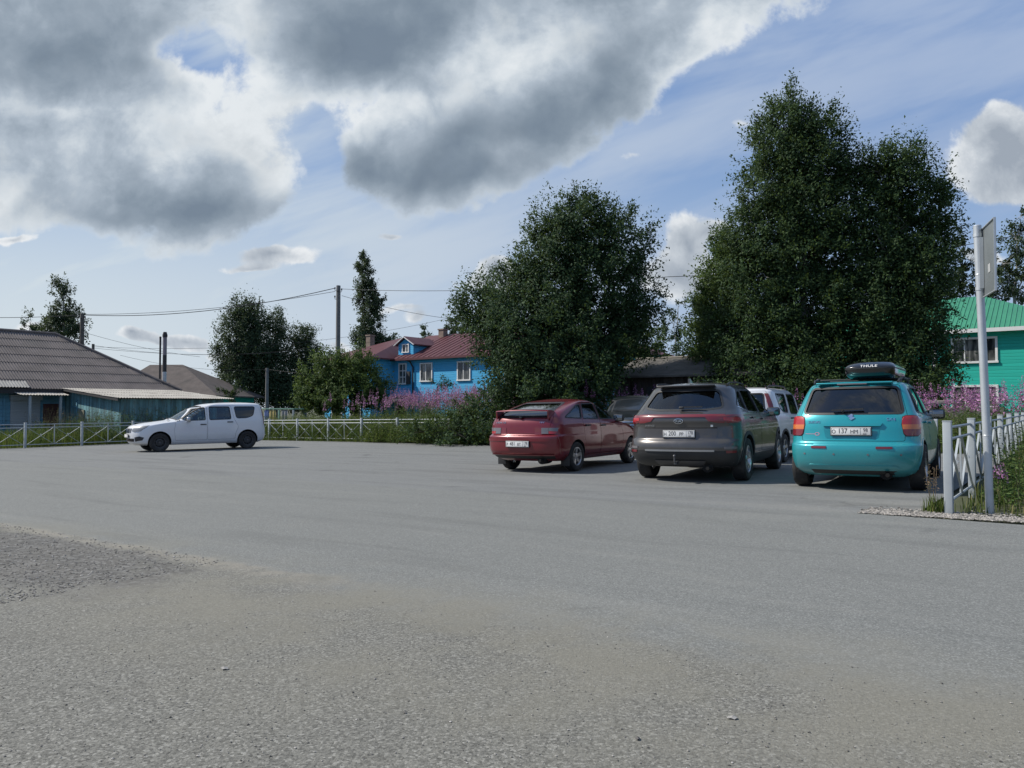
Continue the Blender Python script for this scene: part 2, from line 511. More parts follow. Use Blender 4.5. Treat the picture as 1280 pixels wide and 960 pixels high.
WHEELS = {}
def wheel_meshes(kind, r, w, rr):
    key = (kind, r, w, rr)
    if key in WHEELS: return WHEELS[key]
    t = MB(); h = w/2
    t.lathe([(rr-.01, -h*.8), (rr+.01, -h*.98), (r-.05, -h*1.04), (r-.02, -h*.98), (r-.004, -h*.78), (r, -h*.4), (r, h*.4), (r-.004, h*.78), (r-.02, h*.98), (r-.05, h*1.04), (rr+.01, h*.98), (rr-.01, h*.8), (rr-.02, 0), (rr-.01, -h*.8)], 40)
    for g in (-.45, 0, .45): t.lathe([(r+.0012, h*g-.004), (r+.0012, h*g+.004)], 40)
    to = t.build('tyre', M['rubber'])
    m = MB()
    if kind == 'steel':   # dark pressed wheel with holes
        m.lathe([(rr-.005, h*.85), (rr-.03, h*.80), (rr-.05, h*.35), (rr*.62, h*.52), (rr*.40, h*.62), (rr*.30, h*.45), (.0, h*.45)], 36)
        m.lathe([(rr-.005, h*.85), (rr-.01, -h*.8)], 36)
        for k in range(8):
            a = 2*math.pi*k/8
            m.lathe([(.0, h*.50), (.028, h*.50), (.03, h*.47)], 10, c=(math.cos(a)*rr*.74, .004, math.sin(a)*rr*.74), mi=1)
        m.lathe([(0, h*.66), (.03, h*.66), (.035, h*.5)], 12, mi=2)
        mats = [M['steel_wheel'], M['well'], M['dark_alloy']]
    else:
        m.lathe([(rr+.004, h*.9), (rr-.012, h*.92), (rr-.022, h*.8), (rr-.03, -h*.8)], 40, mi=0)
        m.lathe([(rr-.03, -h*.1), (.05, -h*.1), (0, -h*.1)], 30, mi=1)
        m.lathe([(rr*.62, 0), (.05, 0)], 24, mi=2)     # brake disc
        ns = 5
        for k in range(ns):
            a0 = 2*math.pi*k/ns+.3
            for da in ((-.16, .16) if kind == 'alloy_double' else (0,)):
                wd = .022 if kind == 'alloy_double' else .034
                a1 = a0+da
                rad = Vector((math.cos(a1), 0, math.sin(a1))); tan = Vector((-math.sin(a1), 0, math.cos(a1)))
                st = Vector((math.cos(a0), 0, math.sin(a0)))*.045
                p = [st+tan*(-wd*.9), st+tan*(wd*.9), rad*(rr-.015)+tan*(wd*1.15), rad*(rr-.015)-tan*(wd*1.15)]
                ys = [h*.62, h*.62, h*.86, h*.86]
                vs = [Vector((q.x, y, q.z)) for q, y in zip(p, ys)]
                m.poly_prism(vs, (0, -.03, 0), mi=0)
        m.lathe([(0, h*.7), (.05, h*.7), (.065, h*.6), (.07, h*.4)], 20, mi=0)
        mats = [M['alloy'], M['well'], M['dark_alloy']]
    mo = m.build('rim', mats)
    WHEELS[key] = (to, mo)
    return WHEELS[key]
def put_wheels(root, kind, r, w, rr, wb, ty, steer=0):
    first = (kind, r, w, rr) not in WHEELS
    to, mo = wheel_meshes(kind, r, w, rr)
    used = not first
    for i, x in enumerate((0, wb)):
        for sg in (1, -1):
            e = bpy.data.objects.new('wheel', None); e.empty_display_size = .1; link(e, root)
            e.location = (x, sg*ty, r); e.rotation_euler = (0, 0, (0 if sg == 1 else math.pi)+(steer if i else 0))
            if not used: a, b = to, mo; used = True
            else:
                a, b = to.copy(), mo.copy(); COL.objects.link(a); COL.objects.link(b)
            a.parent = e; b.parent = e; a.location = b.location = (0, 0, 0)
def seats(root, rows, z=.34, w=.46, m=None, hr=True, hz=0):
    m = m or M['seat']
    for x, ys in rows:
        for y in ys:
            b = MB(); tl = Matrix.Rotation(R(-14), 3, 'Y')
            b.rbox((x, y, z+.12), (.5, w, .16), .05)
            b.rbox((x-.30, y, z+.42+hz), (.14, w, .62), .06, rot=tl)
            if hr: b.rbox((x-.40, y, z+.84+hz), (.10, .26, .19), .045, rot=tl)
            b.build('seat', m, root)
def dash(root, x, z, w):
    b = MB(); b.rbox((x, 0, z), (.5, w, .22), .07)
    b.build('dashboard', M['trim'], root)
def steering(root, x, y, z):
    b = MB(); n = 20; rot = Matrix.Rotation(R(-25), 3, 'Y')
    b.tube([Vector((x, y, z))+rot @ Vector((0, .18*math.cos(2*math.pi*k/n), .18*math.sin(2*math.pi*k/n))) for k in range(n+1)], .014, 6)
    b.bar((x, y-.17, z), (x, y+.17, z), .03, .015)
    b.build('steering_wheel', M['trim'], root)
def mirrors(root, x, y, z, m, s=1.0):
    for sg in (1, -1):
        b = MB()
        b.rbox((x, sg*(y+.13*s), z), (.11*s, .23*s, .15*s), .045*s, rot=Matrix.Rotation(R(-12*sg), 3, 'Z'))
        b.bar((x, sg*(y-.03), z-.06), (x, sg*(y+.06), z-.03), .05)
        o = b.build('side_mirror', m, root)
        g = MB(); g.rbox((x-.057*s, sg*(y+.13*s), z), (.008, .19*s, .115*s), .003, rot=Matrix.Rotation(R(-12*sg), 3, 'Z'))
        g.build('mirror_glass', M['mirror_glass'], o)
def plate(root, x, z, text, w=.52, h=.112, front=False, tilt=0, size=.098, lift=0.0):
    """licence plate; text: list of (string, size, y offset from the left edge)"""
    b = MB(); b.rbox((0, 0, 0), (w, h, .012), .004); 
    o = b.build('licence_plate', M['plate_white'], root)
    m = MB(); vs = []
    bw = .003
    for (p, q) in (((-w/2+.008, -h/2+.007), (w/2-.008, -h/2+.007)), ((-w/2+.008, h/2-.007), (w/2-.008, h/2-.007)), ((-w/2+.008, -h/2+.007), (-w/2+.008, h/2-.007)), ((w/2-.008, -h/2+.007), (w/2-.008, h/2-.007)), ((w/2-.135, -h/2+.007), (w/2-.135, h/2-.007))):
        m.bar((p[0], p[1], .0068), (q[0], q[1], .0068), bw, .002)
    for s_, sz, cx, cy in text:
        v, f = text_mesh(s_, sz, .0008, sx=.86)
        m.add([p+Vector((cx, cy, .0068)) for p in v], f)
    k = m.build('plate_lettering', M['ink'], o, fix=False)
    if front: o.matrix_basis = Matrix.Translation((x, 0, z)) @ Matrix(((0, 0, 1, 0), (1, 0, 0, 0), (0, 1, 0, 0), (0, 0, 0, 1)))
    else: o.matrix_basis = Matrix.Translation((x, 0, z)) @ Matrix.Rotation(R(tilt), 4, 'Y') @ Matrix(((0, 0, -1, 0), (-1, 0, 0, 0), (0, 1, 0, 0), (0, 0, 0, 1)))
    fr = MB(); fr.rbox((0, 0, -.008), (w+.02, h+.02, .012), .004); fr.build('plate_frame', M['black_plastic'], o)
    return o
def badge(body, root, s_, size, y, z, az=0, m=None, name='badge', sx=1.0, ext=.004):
    """raised lettering set on the body (seen from az)"""
    d, side, up = body.frame(az)
    o = side*y+up*z-d*4
    loc, nn, i, dist = body.bvh.ray_cast(o, d)
    v, f = text_mesh(s_, size, ext, sx=sx)
    n = body.normal(loc); rt = up.cross(n).normalized(); u2 = n.cross(rt)
    mm = MB(); mm.add([loc+rt*p.x+u2*p.y+n*(p.z+.002) for p in v], f)
    return mm.build(name, m or M['chrome'], root, fix=False)
def place_car(root, x, y, head):
    """head: heading in degrees clockwise from +Y; the car stands square on the tilted ground"""
    h = R(head); f = Vector((math.sin(h), math.cos(h), 0)); up = Vector((-GX, -GY, 1)).normalized()
    f = (f-up*f.dot(up)).normalized(); l = up.cross(f)
    mt = Matrix((f, l, up)).transposed().to_4x4(); mt.translation = Vector((x, y, gz(x, y)+.006))
    root.matrix_world = mt; root.location = mt.translation; root.rotation_euler = mt.to_euler()
def scale_z(keys, k): return [(a[0]*k,)+tuple(a[1:]) for a in keys]
def cabin(keys, z0, z1, xcowl, dw=.07, dr=.10):
    """inner cut-out of the greenhouse, from floor z0 to under the roof"""
    K = np.array(keys, float); s = np.arange(len(K)); out = []
    zs = list(np.linspace(z0, z1-.18, 5))+[z1-.125, z1-.085]
    for z in zs:
        q = np.interp(min(z+(.06 if z > z1-.4 else 0), K[-1, 0]-.004), K[:, 0], s)
        p = [np.interp(q, s, K[:, j]) for j in range(8)]
        out.append((z, p[1]+dr, min(p[2], xcowl)-dr*.9, p[3]-dw, p[4], p[5], p[6]*.6, min(p[7], .3)))
    return make_solid(out, crown=.01, per=2, cap=2, nr=8, ns=10, nf=8)
def build_car(root, sp):
    """sp: the measurements of one model; every piece becomes a child of root"""
    sp['keys'] = [k[:7]+((k[7]*.5 if k[0] >= sp['glass_z'] else k[7]*.75 if k[0] >= sp['glass_z']-.07 else k[7]),) for k in sp['keys']]
    B = Body(sp['keys'], crown=sp.get('crown', .025), **sp.get('kw', {}))
    pm, gm = sp['paint'], sp.get('glass', M['glass_mid'])
    groups = []
    cv, cq = cabin(sp['keys'], sp.get('floor', .42), sp['roof'], sp['cowl'])
    groups.append([([Vector(p) for p in cv], cq)])
    cuts = []
    for x in (0, sp['wb']):
        for sg in (1, -1): cuts.append(cyl_cut(x, sp['r']+.01, sp['arch'], sg*(sp['ty']-.16), sg*1.2))
    groups.append(cuts); cuts = []
    for w, tintm, *_ in sp['side_windows']: cuts += B.cutter(w, 90, .06, .16, mirror=True)
    groups.append(cuts)
    groups.append(B.cutter(sp['windscreen'], 180, .06, .2, tilt=30))
    rec = []
    for d in sp['doors']: rec += B.cutter(d, 90, .05, .022, mirror=True)
    groups.append(rec)
    groups.append(B.cutter(sp['tailgate'], 0, .05, .022) + B.cutter(sp['hood'], 180, .05, .018, tilt=55))
    groups.append(B.cutter(sp['rear_window'], 0, .06, .2))
    body = B.carve('body', groups, [pm, M['well']], root)
    g = .006
    names = sp.get('door_names', ['door']*9)
    drs = []
    for d in sp['doors']:
        dd = inset_poly(d, g)
        holes = [inset_poly(w, .002) for w, *_ in sp['side_windows'] if in_poly(sum(a for a, b in w)/len(w), sum(b for a, b in w)/len(w), d)]
        drs.append(B.panel('door', dd, 90, pm, root, mirror=True, off=.0005, thick=.018, holes=holes))
    tg = B.panel('tailgate', inset_poly(sp['tailgate'], g), 0, pm, root, off=.0005, thick=.018, holes=[inset_poly(h, .002) for h in [sp['rear_window']]])[0]
    B.panel('bonnet', inset_poly(sp['hood'], g), 180, pm, root, tilt=55, off=.0005, thick=.015)
    for w, tintm, *own in sp['side_windows']:
        cx, cy = sum(a for a, b in w)/len(w), sum(b for a, b in w)/len(w)
        par = None
        for k, d in enumerate(sp['doors']):
            if in_poly(cx, cy, d): par = k
        gl = B.panel('side_window', inset_poly(w, -.004), 90, tintm or gm, root, mirror=True, off=-.010, thick=.004)
        fr = B.panel('window_seal', inset_poly(w, -.016), 90, M['black_plastic'], root, mirror=True, off=.004, thick=.016, holes=[inset_poly(w, .006)])
        for k in (0, 1):
            fr[k].parent = gl[k]
            if par is not None: gl[k].parent = drs[par][k]; fr[k].parent = drs[par][k]
    rw = B.panel('rear_window', inset_poly(sp['rear_window'], -.004), 0, sp.get('rear_glass', gm), root, off=-.010, thick=.004)[0]
    rs = B.panel('window_seal', inset_poly(sp['rear_window'], -.015), 0, M['black_plastic'], root, off=.004, thick=.016, holes=[inset_poly(sp['rear_window'], .014)])[0]
    rs.parent = rw
    ws = B.panel('windscreen', inset_poly(sp['windscreen'], -.004), 180, M['glass'], root, tilt=30, off=-.010, thick=.004)[0]
    B.panel('window_seal', inset_poly(sp['windscreen'], -.015), 180, M['black_plastic'], root, tilt=30, off=.004, thick=.016, holes=[inset_poly(sp['windscreen'], .02)])[0].parent = ws
    # door handles
    for (x, z), k in zip(sp['handles'], range(9)):
        for j, sg in enumerate((-1, 1)):
            o = Vector((x, sg*3, z)); loc, nn, i, di = B.bvh.ray_cast(o, Vector((0, -sg, 0)))
            hb = MB(); hb.rbox((x, loc.y+sg*.022, z), (.20, .022, .032), .009); hb.rbox((x-.07, loc.y+sg*.008, z), (.03, .03, .028), .006); hb.rbox((x+.07, loc.y+sg*.008, z), (.03, .03, .028), .006)
            hb.build('handle', sp.get('handle_mat', M['black_plastic']), drs[k][0 if sg == -1 else 1])
    put_wheels(root, sp['wheel'], sp['r'], sp['tw'], sp['rr'], sp['wb'], sp['ty'], sp.get('steer', 0))
    # underbody: a dark floor pan with exhaust and axle
    ub = MB(); ub.rbox((sp['wb']/2, 0, .27), (sp['wb']-2*sp['arch']-.02, 1.2, .10), .03)
    ub.bar((0, -.7, sp['r']), (0, .7, sp['r']), .07); ub.bar((sp['wb'], -.7, sp['r']), (sp['wb'], .7, sp['r']), .06)
    ub.tube([(sp['keys'][2][1]+.04, -.45, .24), (.2, -.42, .24), (1.0, -.2, .24)], .028, 8)
    ub.tube([(sp['keys'][2][1]+.16, -.42, .25), (sp['keys'][2][1]+.5, -.38, .25)], .085, 10)
    ub.build('underbody', M['well'], root)
    return B, tg
RUS = lambda a, num, b, reg: [(a, .080, -.222, -.006), (num, .098, -.105, .002), (b, .080, .045, -.006), (reg, .070, .190, .014), ('RUS', .026, .180, -.036)]

# ---------------------------------------------------------- turquoise hatchback
def teal_hatch(root):
    pm = paint('turquoise_paint', (.016, .30, .34), .3, .32, dust_amt=.22)
    K = [(.20,-.45,3.15,.74,.04,.30,.10,.45),(.27,-.58,3.30,.81,.05,.32,.14,.5),(.40,-.68,3.40,.855,.06,.34,.18,.55),(.55,-.705,3.42,.874,.06,.34,.2,.6),
         (.635,-.70,3.42,.874,.06,.34,.2,.6),(.672,-.635,3.41,.868,.05,.30,.2,.6),(.78,-.605,3.36,.862,.05,.29,.22,.6),(.88,-.59,3.20,.855,.05,.28,.25,.6),
         (.95,-.575,2.95,.85,.05,.28,.3,.6),(1.02,-.555,2.55,.838,.05,.26,.3,.55),(1.06,-.54,2.28,.818,.05,.25,.22,.45),(1.25,-.44,1.95,.748,.06,.25,.2,.40),
         (1.42,-.32,1.60,.680,.06,.26,.18,.36),(1.50,-.25,1.38,.635,.06,.28,.16,.34),(1.535,-.15,1.20,.58,.06,.3,.14,.34),(1.555,.05,1.0,.48,.06,.3,.14,.34)]
    fw = round_poly([(.90,1.05),(1.93,1.03),(1.40,1.425),(.92,1.455)], .05)
    rwn = round_poly([(.12,1.09),(.80,1.055),(.81,1.455),(.17,1.44)], .05)
    q = round_poly([(-.22,1.11),(.02,1.09),(.06,1.42),(-.05,1.41)], .03)
    fq = round_poly([(1.99,1.035),(2.15,1.035),(1.80,1.22)], .02)
    sp = dict(glass_z=1.05, keys=K, crown=.02, paint=pm, roof=1.57, cowl=2.2, wb=2.5, r=.325, arch=.37, ty=.775, tw=.205, rr=.215, wheel='alloy',
        side_windows=[(fw, M['glass_mid']), (rwn, M['glass_tint']), (q, M['glass_tint']), (fq, M['glass_mid'])],
        rear_window=round_poly([(-.655,1.085),(.655,1.085),(.565,1.455),(-.565,1.455)], .06), rear_glass=M['glass_tint'],
        windscreen=round_poly([(-.66,-.05),(.66,-.05),(.55,.50),(-.55,.50)], .06),
        doors=[round_poly([(.86,.34),(1.98,.34),(2.03,.70),(1.99,1.0),(1.43,1.46),(.86,1.49)], .04), round_poly([(.36,.34),(.85,.34),(.85,1.49),(.10,1.47),(.07,1.02),(.20,.80),(.36,.66)], .04)],
        tailgate=round_poly([(-.67,.70),(.67,.70),(.68,.98),(.70,1.06),(.58,1.49),(-.58,1.49),(-.70,1.06),(-.68,.98)], .03),
        hood=round_poly([(-.62,-.88),(.62,-.88),(.70,-.45),(-.70,-.45)], .06), handles=[(1.0, .93), (.32, .95)], handle_mat=pm)
    # windscreen / bonnet outlines are given in tilted frames: shift them to the right height
    sp['windscreen'] = shift_to(K, sp['windscreen'], 30, 1.06, 1.47, 2.20, 1.45)
    sp['hood'] = shift_to(K, sp['hood'], 55, .83, 1.03, 3.26, 2.42)
    B, tg = build_car(root, sp)
    # rear lamps: three lens bands each
    for nm, z0, z1, m in (('tail_light', .775, .865, M['dark_red_lens']), ('tail_light', .865, .93, M['orange_lens']), ('tail_light', .93, 1.045, M['red_lens'])):
        L = {.775: (.20, .44), .865: (.19, .485), .93: (.19, .495), 1.045: (.225, .465)}
        a, b = L[z0], L[z1]
        P = [(a[0], z0), (a[1], z0), (b[1], z1), (b[0], z1)]
        if z0 == .775: P = [(.225, .775), (.38, .775), (.45, .805), (.485, .865), (.19, .865), (.20, .80)]
        if z1 == 1.045: P = [(.19, .93), (.495, .93), (.48, .99), (.43, 1.035), (.36, 1.047), (.26, 1.045), (.22, 1.03), (.20, .99)]
        B.panel('tail_light', P, 38, m, root, mirror=True, off=.012, thick=.03, step=.04)
    rim = [(.212,.765),(.385,.765),(.462,.797),(.50,.865),(.51,.93),(.495,.995),(.438,1.045),(.36,1.058),(.255,1.056),(.208,1.037),(.178,.93),(.188,.80)]
    B.panel('lamp_housing', rim, 38, M['black_plastic'], root, mirror=True, off=.004, thick=.03, step=.05)
    # bumper, reflectors, sensors
    bp = round_poly([(-.80,.30),(.80,.30),(.82,.50),(.80,.655),(.52,.655),(.50,.668),(-.50,.668),(-.52,.655),(-.80,.655),(-.82,.50)], .03)
    B.panel('rear_bumper', bp, 0, pm, root, off=.008, thick=.03)
    B.panel('bumper_lip', [(-.60,.335),(.60,.335),(.56,.372),(-.56,.372)], 0, pm, root, off=.015, thick=.03)
    B.panel('rear_valance', [(-.52,.235),(.52,.235),(.56,.300),(-.56,.300)], 0, M['black_plastic'], root, off=.004, thick=.03)
    for s in (1, -1): B.panel('reflector', [(s*.42-.10,.598),(s*.42+.10,.598),(s*.42+.10,.628),(s*.42-.10,.628)] , 0, M['dark_red_lens'], root, off=.018, thick=.02)
    for y in (-.62, -.22, .22, .62):
        B.panel('parking_sensor', [(y+.014*math.cos(k*.7854), .52+.014*math.sin(k*.7854)) for k in range(8)], 0, M['smoke_lens'], root, off=.012, thick=.01)
    # plate recess surround and handle bar
    B.panel('plate_surround', round_poly([(-.40,.945),(.40,.945),(.37,.905),(-.37,.905)], .01), 0, pm, root, off=.03, thick=.04)
    B.panel('plate_recess_shade', round_poly([(-.34,.74),(.34,.74),(.37,.905),(-.37,.905)], .03), 0, paint('turquoise_paint_shaded', (.010, .22, .26), .35, .35), root, off=.004, thick=.02)  # darker copy of the body paint puts the recess's shade into colour
    plate(root, -.630, .838, RUS('O', '137', 'HM', '98'), tilt=0)
    badge(B, root, 'SX4', .062, .50, 1.0, name='model_badge', sx=1.1)
    badge(B, root, 'SUZUKI', .045, -.50, .965, name='maker_badge', sx=1.1)
    # pink sticker: a line that ends in a small ring
    d0 = [( -.62, .795), (-.49, .795), (-.49, .801), (-.62, .801)]
    pk = mat('pink_sticker', (.45, .22, .30), .5)
    B.panel('sticker', d0, 0, pk, root, off=.004, thick=.004)
    B.panel('sticker', [(-.455+.034*math.cos(k*.5236), .798+.024*math.sin(k*.5236)) for k in range(12)], 0, pk, root, off=.004, thick=.004, holes=[[(-.455+.024*math.cos(k*.5236), .798+.016*math.sin(k*.5236)) for k in range(12)]])
    # chrome S-shaped emblem
    S = [(-.052,1.028),(.0,.995),(.028,1.012),(.0,1.03),(.052,1.063-.02),(.0,1.085-.01),(-.05,1.045),(-.015,1.022),(-.035,1.012)]
    S = [(-.05,1.022),(-.002,.990),(.050,1.022),(.012,1.046),(.030,1.058),(.002,1.078),(-.05,1.044),(-.012,1.020),(-.028,1.008)]
    B.panel('emblem', S, 0, M['chrome'], root, off=.012, thick=.012, step=.02)
    # wiper, high brake lamp, rails, roof spoiler
    w = MB(); w.bar((-.545, .26, 1.135), (-.54, -.16, 1.15), .03, .02); w.bar((-.56, .12, 1.13), (-.55, .10, 1.11), .05, .03); w.build('wiper', M['black_plastic'], root)
    spv = MB(); spv.rbox((-.225, 0, 1.518), (.11, 1.02, .026), .012, rot=Matrix.Rotation(R(10), 3, 'Y')); spv.build('roof_spoiler', pm, root)
    hb = MB(); hb.rbox((-.281, .02, 1.51), (.016, .40, .02), .006); hb.build('brake_lamp', M['smoke_lens'], root)
    for sg in (1, -1):
        r = MB(); r.tube([(-.12, sg*.56, 1.53), (-.02, sg*.575, 1.575), (.3, sg*.585, 1.60), (.9, sg*.585, 1.60), (1.15, sg*.57, 1.575), (1.25, sg*.55, 1.53)], .015, 8)
        for x in (.05, 1.1): r.bar((x, sg*.575, 1.52), (x, sg*.58, 1.59), .05, .02)
        r.build('roof_rail', M['black_plastic'], root)
    mirrors(root, 1.86, .76, 1.05, M['black_plastic'], 1.05)
    front_end(B, root, sp, zl=(.72, .88), yl=(.42, .74), grille=(-.36, .36, .74, .84), lower=(-.5, .5, .38, .52), emb=None)
    seats(root, [(1.28, (.36, -.36)), (.42, (.38, -.38))], z=.33)
    dash(root, 1.95, .88, 1.3); steering(root, 1.62, .36, .92)
    for sg in (1, -1):
        B.panel('arch_trim', arch_band(0, .335, .372, .405), 90*sg if sg == 1 else 90, pm, root, off=.006, thick=.02) if sg == 1 else None
    return B
def arch_band(x, z, r0, r1, a0=-12, a1=192, n=20):
    o = [(x+r1*math.cos(R(a0+(a1-a0)*k/n)), z+r1*math.sin(R(a0+(a1-a0)*k/n))) for k in range(n+1)]
    i = [(x+r0*math.cos(R(a0+(a1-a0)*k/n)), z+r0*math.sin(R(a0+(a1-a0)*k/n))) for k in range(n+1)]
    return o+i[::-1]
def shift_to(K, P, tilt, z0, z1, x0, x1):
    """map an outline's own height range onto the band between body points (x0,z0) and (x1,z1) in a frame tilted downwards"""
    t = R(tilt)
    u = lambda x, z: x*(-math.sin(t))*(1)+z*math.cos(t)   # front frame: up = (-sin t, 0, cos t)
    a, b = u(x0, z0), u(x1, z1)
    lo = min(p[1] for p in P); hi = max(p[1] for p in P)
    return [(x, a+(y-lo)/(hi-lo)*(b-a)) for x, y in P]
def front_end(B, root, sp, zl, yl, grille, lower, emb=None, pm=None, lamp_az=150):
    # headlamps seen from the front quarter
    a = R(lamp_az); 
    for sg in (1, -1):
        P = [(yl[0], zl[0]+.02), (yl[0]+.06, zl[0]), (yl[1]*.86, zl[0]+.01), (yl[1], zl[1]-.03), (yl[1]-.03, zl[1]+.01), (yl[0]+.12, zl[1]-.03)]
        P = P if sg == 1 else [(-x, z) for x, z in P][::-1]
        B.panel('headlight', P, 180, M['clear_lens'], root, off=.012, thick=.04, step=.04)
    gx0, gx1, gz0, gz1 = grille
    B.panel('grille', round_poly([(gx0+.04, gz0), (gx1-.04, gz0), (gx1, gz1), (gx0, gz1)], .02), 180, M['black_plastic'], root, off=.008, thick=.03)
    for k in range(2):
        z = gz0+(gz1-gz0)*(.3+.4*k)
        B.panel('grille_bar', [(gx0+.04, z-.008), (gx1-.04, z-.008), (gx1-.03, z+.008), (gx0+.03, z+.008)], 180, M['chrome'], root, off=.018, thick=.02)
    lx0, lx1, lz0, lz1 = lower
    B.panel('air_intake', round_poly([(lx0, lz0), (lx1, lz0), (lx1-.04, lz1), (lx0+.04, lz1)], .03), 180, M['well'], root, off=.006, thick=.03)
# ---------------------------------------------------------- grey-brown crossover
def suv_keys():
    return [(.24,-.60,3.35,.80,.05,.35,.15,.5),(.32,-.78,3.48,.87,.06,.38,.2,.6),(.45,-.885,3.56,.915,.07,.40,.25,.7),(.58,-.90,3.58,.927,.07,.40,.25,.7),
         (.66,-.875,3.57,.927,.07,.40,.25,.7),(.72,-.835,3.56,.926,.07,.40,.25,.7),(.90,-.83,3.50,.918,.08,.42,.28,.7),(.98,-.845,3.40,.912,.08,.42,.3,.7),(1.06,-.835,3.0,.90,.08,.42,.32,.7),
         (1.11,-.78,2.6,.885,.08,.42,.3,.6),(1.16,-.71,2.30,.862,.08,.40,.25,.5),(1.30,-.575,2.0,.795,.08,.38,.2,.42),(1.45,-.43,1.65,.725,.08,.38,.2,.4),
         (1.535,-.36,1.40,.68,.08,.40,.18,.38),(1.585,-.25,1.18,.62,.08,.40,.18,.38),(1.612,.0,.92,.51,.08,.4,.16,.36)]
def suv_spec(pm):
    K = suv_keys()
    fw = round_poly([(1.04,1.11),(2.02,1.09),(1.44,1.45),(1.04,1.50)], .05)
    rwn = round_poly([(.18,1.14),(.97,1.11),(.97,1.50),(.30,1.49)], .05)
    q = round_poly([(-.30,1.23),(.12,1.145),(.22,1.47),(.06,1.47)], .04)
    sp = dict(keys=K, crown=.03, glass_z=1.15, paint=pm, roof=1.64, cowl=2.2, wb=2.67, r=.35, arch=.395, ty=.80, tw=.225, rr=.225, wheel='alloy_double',
        side_windows=[(fw, M['glass_mid']), (rwn, M['glass_tint']), (q, M['glass_tint'])],
        rear_window=round_poly([(-.655,1.20),(-.4,1.165),(.4,1.165),(.655,1.20),(.53,1.485),(-.53,1.485)], .07), rear_glass=M['glass_mid'],
        windscreen=[(-.70,0),(.70,0),(.58,1),(-.58,1)],
        doors=[round_poly([(1.0,.44),(2.10,.44),(2.16,.75),(2.10,1.07),(1.46,1.49),(1.0,1.535)], .04), round_poly([(.44,.44),(.99,.44),(.99,1.535),(.24,1.52),(.10,1.12),(.22,.92),(.44,.74)], .04)],
        tailgate=round_poly([(-.62,.685),(.62,.685),(.70,.90),(.72,1.12),(.56,1.53),(-.56,1.53),(-.72,1.12),(-.70,.90)], .03),
        hood=[(-.68,0),(.68,0),(.78,1),(-.78,1)], handles=[(1.14, 1.0), (.40, 1.03)], handle_mat=pm)
    sp['windscreen'] = round_poly(shift_to(K, sp['windscreen'], 30, 1.16, 1.52, 2.22, 1.46), .06)
    sp['hood'] = round_poly(shift_to(K, sp['hood'], 55, .97, 1.12, 3.3, 2.48), .05)
    return sp
